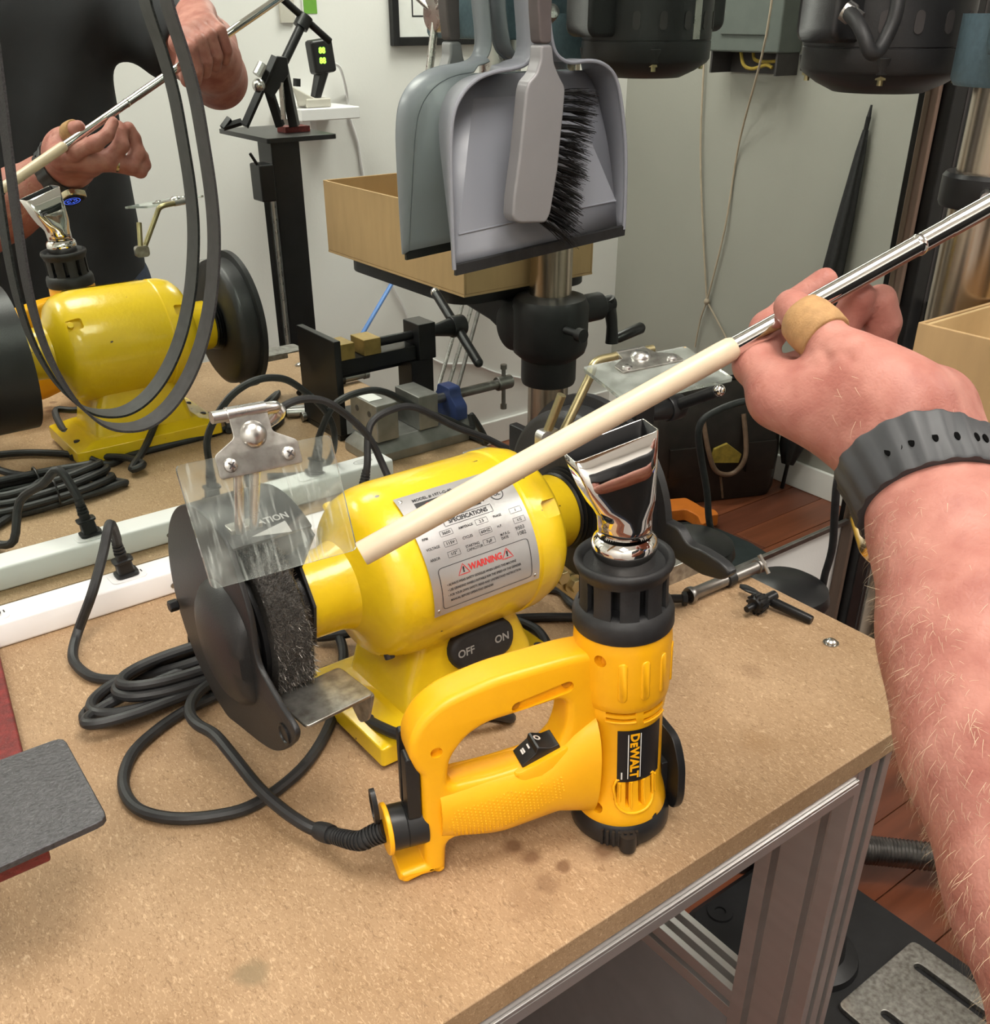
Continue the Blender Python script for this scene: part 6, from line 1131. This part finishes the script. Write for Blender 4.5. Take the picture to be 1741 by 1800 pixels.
for off in (0, 9, 18, 30): crease([near(1380+off*.9, 660+off*.55), near(1372+off*.9, 678+off*.7), near(1358+off*.9, 690+off*.9)], .0006, .0014)
for off in (0, 12, 24): crease([near(1472+off*.2, 610+off), near(1492+off*.5, 608+off*1.2), near(1508+off*.5, 604+off)], .0006, .0014)
lv, lf = L.mesh()
# right hand and forearm, palm over the shaft (seen in the mirror only)
RH = sp_(1.30); TOP = nrm(np.cross(S_D, np.cross(P(0, 0, 1), S_D)))            # up, square to the shaft
FRN = nrm(np.cross(TOP, S_D)); FRN = FRN if FRN[1] > 0 else -FRN               # towards the mirror
RE = P(.815, -.960, 1.300); RW = RH+P(.030, -.080, .045)
R_ = SDF((.56, -1.06, 1.19), (.93, -.58, 1.46), .0024)
R_.chain([RE, RE+(RW-RE)*.3, RE+(RW-RE)*.7, RW], [.046, .047, .036, .029], .02); R_.cone(RE, RE+P(.03, -.08, .05), .046, .048, .03)
RM = [RH-S_D*(.036-.022*i)+TOP*(.030-.002*abs(i-1))+FRN*.004 for i in range(4)]
for i, m in enumerate(RM): R_.cone(RW+S_D*(-.014+.010*i), m, .018, .0135, .014)
for i, m in enumerate(RM):
    r = (.0110, .0112, .0106, .0094)[i]; q1 = m+FRN*.026+TOP*(-.006)-S_D*.006; q2 = q1+TOP*-.026+FRN*.002-S_D*.004; q3 = q2+TOP*-.016-FRN*.010-S_D*.002
    R_.cone(m, q1, .0130, r, .0065); R_.cone(q1, q2, r, r*.93, .0022); R_.cone(q2, q3, r*.93, r*.8, .0022)
R_.cone(RW-S_D*.012-TOP*.008, RH-S_D*.030-TOP*.012-FRN*.016, .019, .014, .014); R_.cone(RH-S_D*.030-TOP*.012-FRN*.016, RH-S_D*.050-TOP*.020+FRN*.004, .0125, .0095, .006)
rv_, rf_ = R_.mesh()
# the rest of the figure: trunk, neck and head, arms to the elbows, legs
SHL, SHR = P(.275, -1.115, 1.405), P(.715, -1.125, 1.415); NK = P(.495, -1.135, 1.475); HDC = P(.488, -1.075, 1.640)
B_ = SDF((.14, -1.40, -.01), (1.0, -.83, 1.83), .0085)
B_.cone(P(.495, -1.15, .98), P(.495, -1.14, 1.36), .155, .165, .05, flat=(P(0, 1, 0), .70)); B_.cone(SHL, SHR, .062, .062, .06); B_.cone(NK-P(0, 0, .06), NK+P(0, .02, .08), .058, .056, .03)
B_.cone(SHL, EL, .050, .039, .03); B_.cone(SHR, RE, .050, .043, .03)
B_.ell(HDC, (.076, .098, .108), .02); B_.ell(HDC+P(0, .035, -.060), (.055, .060, .055), .03); B_.cone(HDC+P(0, .088, .012), HDC+P(0, .112, -.018), .010, .015, .012)
for s in (-1, 1): B_.ell(HDC+P(s*.078, -.006, -.005), (.010, .020, .032), .006); B_.cone(HDC+P(s*.012, .088, .030), HDC+P(s*.045, .076, .030), .010, .008, .012)
B_.cone(HDC+P(-.020, .088, -.052), HDC+P(.020, .088, -.052), .009, .009, .008); B_.cone(HDC+P(-.022, .101, -.053), HDC+P(.022, .101, -.053), .0015, .0015, .006, cut=True)
for s in (-1, 1):
    hp = P(.495+s*.095, -1.15, .95); kn_ = P(.495+s*.115, -1.13, .50); an = P(.495+s*.125, -1.155, .09); B_.cone(hp, kn_, .088, .058, .04); B_.cone(kn_, an, .056, .038, .03); B_.cone(an-P(0, .02, .045), an+P(0, .14, -.055), .038, .030, .02)
bv, bf_ = B_.mesh()
skin_o = body('body', [(lv, lf), (rv_, rf_), (bv, bf_)], 'skin', pe_, sm=2)
# clothes and hair
T_ = SDF((.10, -1.42, .72), (1.02, -.84, 1.53), .0075)
T_.cone(P(.495, -1.150, .82), P(.495, -1.14, 1.37), .192, .186, .05, flat=(P(0, 1, 0), .72)); T_.cone(SHL, SHR, .074, .074, .06)
SL, SR2 = SHL+(EL-SHL)*.56, SHR+(RE-SHR)*.50
T_.cone(SHL, SL, .066, .066, .035); T_.cone(SHR, SR2, .066, .068, .035)
T_.ell(P(.495, -1.125, 1.50), (.075, .075, .055), .01, cut=True); T_.cone(SL+nrm(EL-SHL)*.055, SL+nrm(EL-SHL)*.10, .060, .075, .004, cut=True); T_.cone(SR2+nrm(RE-SHR)*.055, SR2+nrm(RE-SHR)*.10, .060, .075, .004, cut=True)
T_.ell(P(.495, -1.15, .70), (.30, .30, .07), .006, cut=True)
def folds(v):
    out = v.copy(); x, y, z = v.T
    for a, b, c, ph, am in ((14, 4, 9, 0, .0035), (-22, 6, 12, 1.2, .0025), (31, 0, -17, 2.1, .0016)): out[:, 1] += am*np.sin(a*x*1.6+b*y+c*z*1.6+ph+1.2*np.sin(5*z+3*x))
    return out
body('shirt', [T_.mesh()], 'shirt', pe_, sm=3, disp=folds, label='plain charcoal t-shirt')
D_ = SDF((.22, -1.40, .02), (.78, -.95, 1.02), .009)
D_.cone(P(.42, -1.15, .90), P(.57, -1.15, .90), .105, .105, .05)
for s in (-1, 1): D_.cone(P(.495+s*.095, -1.15, .93), P(.495+s*.115, -1.13, .50), .104, .076, .03); D_.cone(P(.495+s*.115, -1.13, .50), P(.495+s*.125, -1.155, .08), .076, .062, .03)
body('trousers', [D_.mesh()], 'denim', pe_, sm=3, label='dark denim trousers')
for s in (-1, 1):
    F_ = SDF((.495+s*.125-.09, -1.27, -.02), (.495+s*.125+.09, -.92, .16), .006); F_.cone(P(.495+s*.125, -1.18, .055), P(.495+s*.135, -1.01, .040), .050, .045, .03); F_.cone(P(.495+s*.125, -1.16, .05), P(.495+s*.125, -1.155, .10), .048, .046, .02)
    v_, f_ = F_.mesh(); v_[:, 2] = np.maximum(v_[:, 2], .0012); body('shoe', [(v_, f_)], 'black_rub', pe_, sm=1)
H_ = SDF(HDC-.16, HDC+.16, .005); H_.ell(HDC+P(0, -.012, .018), (.084, .100, .104), .01); H_.ell(HDC+P(0, .085, -.035), (.10, .085, .085), .01, cut=True); H_.ell(HDC+P(0, 0, -.16), (.2, .2, .10), .01, cut=True); body('hair', [H_.mesh()], 'hair', pe_, sm=1, label='short grey hair')
for s in (-1, 1): c = HDC+P(s*.030, .080, .010); e_ = obj('eye', G().ball(c, .0125, 12), 'eye', pe_); obj('iris', G().ball(c+P(0, .0085, -.001), .0055, 10), 'iris', e_)
# watch: ribbed rubber strap with holes, steel case on the back of the wrist, buckle
wc = W-FA*.017; wu = nrm(PN-FA*(PN@FA)); wv = np.cross(FA, wu)           # wu = palm side
NW = 90
def skin_r(a, s):
    d = wu*math.cos(a)+wv*math.sin(a); r = .022
    while r < .055:
        i = np.round((wc+FA*s+d*r-L.lo)/L.h).astype(int)
        if (i < 0).any() or (i >= L.n).any() or L.d[tuple(i)] > 0: break
        r += .0005
    return r
SR = {}
for s in (-1, 0, 1):
    q = np.array([skin_r(2*PI*i/NW, s*.0130) for i in range(NW)])
    for _ in range(6): q = np.maximum(q, (np.roll(q, 1)+np.roll(q, -1))/2)*.5+.25*(np.roll(q, 1)+np.roll(q, -1))
    SR[s] = q
def wp(a, h, s):
    i = (a/(2*PI)*NW) % NW; k = s/.0130; k = max(-1, min(1, k)); r = lambda t: float(np.interp(i, np.arange(NW+1), np.append(SR[t], SR[t][0])))
    rr_ = r(0)*(1-abs(k))+r(1 if k > 0 else -1)*abs(k); return wc+(wu*math.cos(a)+wv*math.sin(a))*(rr_+.0006+h)+FA*s
g = G(); rings = []
for i in range(NW):
    a = 2*PI*i/NW; rib = .0011*(1 if (i//2) % 2 else 0); hw_ = .0130
    rings.append([wp(a, -.001, -hw_), wp(a, .0016+rib, -hw_), wp(a, .0024+rib, -hw_*.9), wp(a, .0030+rib, 0), wp(a, .0024+rib, hw_*.9), wp(a, .0016+rib, hw_), wp(a, -.001, hw_)])
wt = obj('watch', g.loft(rings, closed=True), 'watch_rub', pe_, ang=35, label='black rubber strap watch')
for i in range(-9, 10):
    a = i*.13; n = nrm(wp(a, .004, 0)-wp(a, 0, 0)); c = wp(a, .0030, 0); e = nrm(wp(a+.02, .003, 0)-wp(a-.02, .003, 0)); g = G(); g.loft([[c+FA*.0026*math.cos(t)+e*.0014*math.sin(t)+n*q for t in (2*PI*j/12 for j in range(12))] for q in (-.001, .0005)]); obj('strap_hole', g, 'hole', wt)
BA = PI
cc = wp(BA, .0055, 0); n = nrm(wp(BA, .01, 0)-wp(BA, 0, 0)); e = nrm(np.cross(n, FA))
g = G(); g.loft([[cc+n*q+FA*a*s+e*b*s for a, b in rrect(.040, .036, .011, 6)] for q, s in ((-.004, .90), (-.003, 1), (.004, 1), (.0055, .95))]); cs = obj('watch_case', g, 'gold', wt, label='pale metal watch case')
g = G(); g.loft([[cc+n*q+FA*a*s+e*b*s for a, b in rrect(.036, .032, .010, 6)] for q, s in ((.005, 1), (.0066, .95))]); obj('watch_glass', g, 'black_pl', cs)
g = G()
for r, w_ in ((.011, .0012), (.0065, .0010)): g.loft([[cc+n*.0068+FA*(r+d)*math.cos(t)+e*(r+d)*math.sin(t) for t in (2*PI*j/28 for j in range(28))] for d in (0, w_)], caps=False)
for q in range(6): t = q*PI/3; g.add([cc+n*.0068+FA*math.cos(t)*r+e*math.sin(t)*r+nrm(FA*-math.sin(t)+e*math.cos(t))*s for r, s in ((.003, .0005), (.010, .0005), (.010, -.0005), (.003, -.0005))], [(0, 1, 2, 3)])
obj('watch_hands', g, 'screen', cs, recalc=False, label='blue lit dial marks')
for a in (1.15,): c = wp(a, .0046, 0); e = nrm(wp(a+.02, .003, 0)-wp(a-.02, .003, 0)); n = nrm(wp(a, .004, 0)-wp(a, 0, 0)); g = G(); g.tube([c+FA*s*.0145+e*t*.0030 for s, t in ((-1, -1), (1, -1), (1, 1), (-1, 1))], .0011, 8, closed=True); obj('buckle', g, 'gold', wt)
# ring on the ring finger, plaster round the thumb
a, b = FG[2][0], FG[2][1]; c = a+(b-a)*.62; d = nrm(b-a); rg = obj('ring', G().lathe([(.0112, -.0024), (.0124, -.0022), (.0126, 0), (.0124, .0022), (.0112, .0024)], c, d, 32), 'gold', pe_, label='plain pale metal ring')
a, b = TI, TT_; d = nrm(b-a)
g = G(); rings = []
for i, (s_, r_) in enumerate(((-.0105, .0132), (-.0100, .0142), (-.003, .0145), (.004, .0142), (.0105, .0132), (.0110, .0120))): 
    cc_ = a+d*s_ if s_ > 0 else a+nrm(a-TM)*s_; dd = d if s_ > 0 else nrm(a-TM); dd = nrm(dd+d) ; u = nrm(np.cross(dd, PN)); v = np.cross(dd, u); rings.append([cc_+(u*math.cos(t)+v*math.sin(t))*(r_+.00025*math.sin(5*t+i)) for t in (2*PI*j/36 for j in range(36))])
obj('adhesive_bandage', g.loft(rings), 'bandage', pe_, ang=70, label='tan fabric plaster round the thumb')
# thumb nail
# fair hairs on the forearm
me = skin_o.data; vv_ = np.array([v.co[:] for v in me.vertices][:len(lv)]); nn_ = np.array([v.normal[:] for v in me.vertices][:len(lv)])
s_ = (vv_-EL)@FA/np.linalg.norm(W-EL); ok = np.where(((s_ > -.05) & (s_ < .86)) | ((s_ > .98) & (s_ < 1.12)))[0]; side = nn_@RT
wgt = np.where(side[ok] < -.60, 1.0, .05)*np.where(s_[ok] > .9, .12, 1); pick = np.random.choice(ok, 2200, p=wgt/wgt.sum())
g = G()
for i in pick:
    p = vv_[i]; n = nn_[i]; t = nrm(-FA*random.uniform(.2, 1.0)+wv*random.gauss(.3, .6)+wu*random.gauss(0, .4)); t = nrm(t-n*(t@n)); l_ = random.uniform(.003, .008); lift = random.uniform(.15, .6) if side[i] > -.45 else random.uniform(.35, 1.1)
    q1 = p+(t+n*lift)*l_*.5; q2 = p+t*l_*1.05+n*lift*l_*.75; w_ = nrm(np.cross(t, n))*.00007
    g.add([p-w_, p+w_, q1+w_*.8, q1-w_*.8, q2+w_*.3, q2-w_*.3], [(0, 1, 2, 3), (3, 2, 4, 5)])
obj('arm_hair', g, 'arm_hair', pe_, kind='stuff', recalc=False, label='fair hairs on the left forearm')
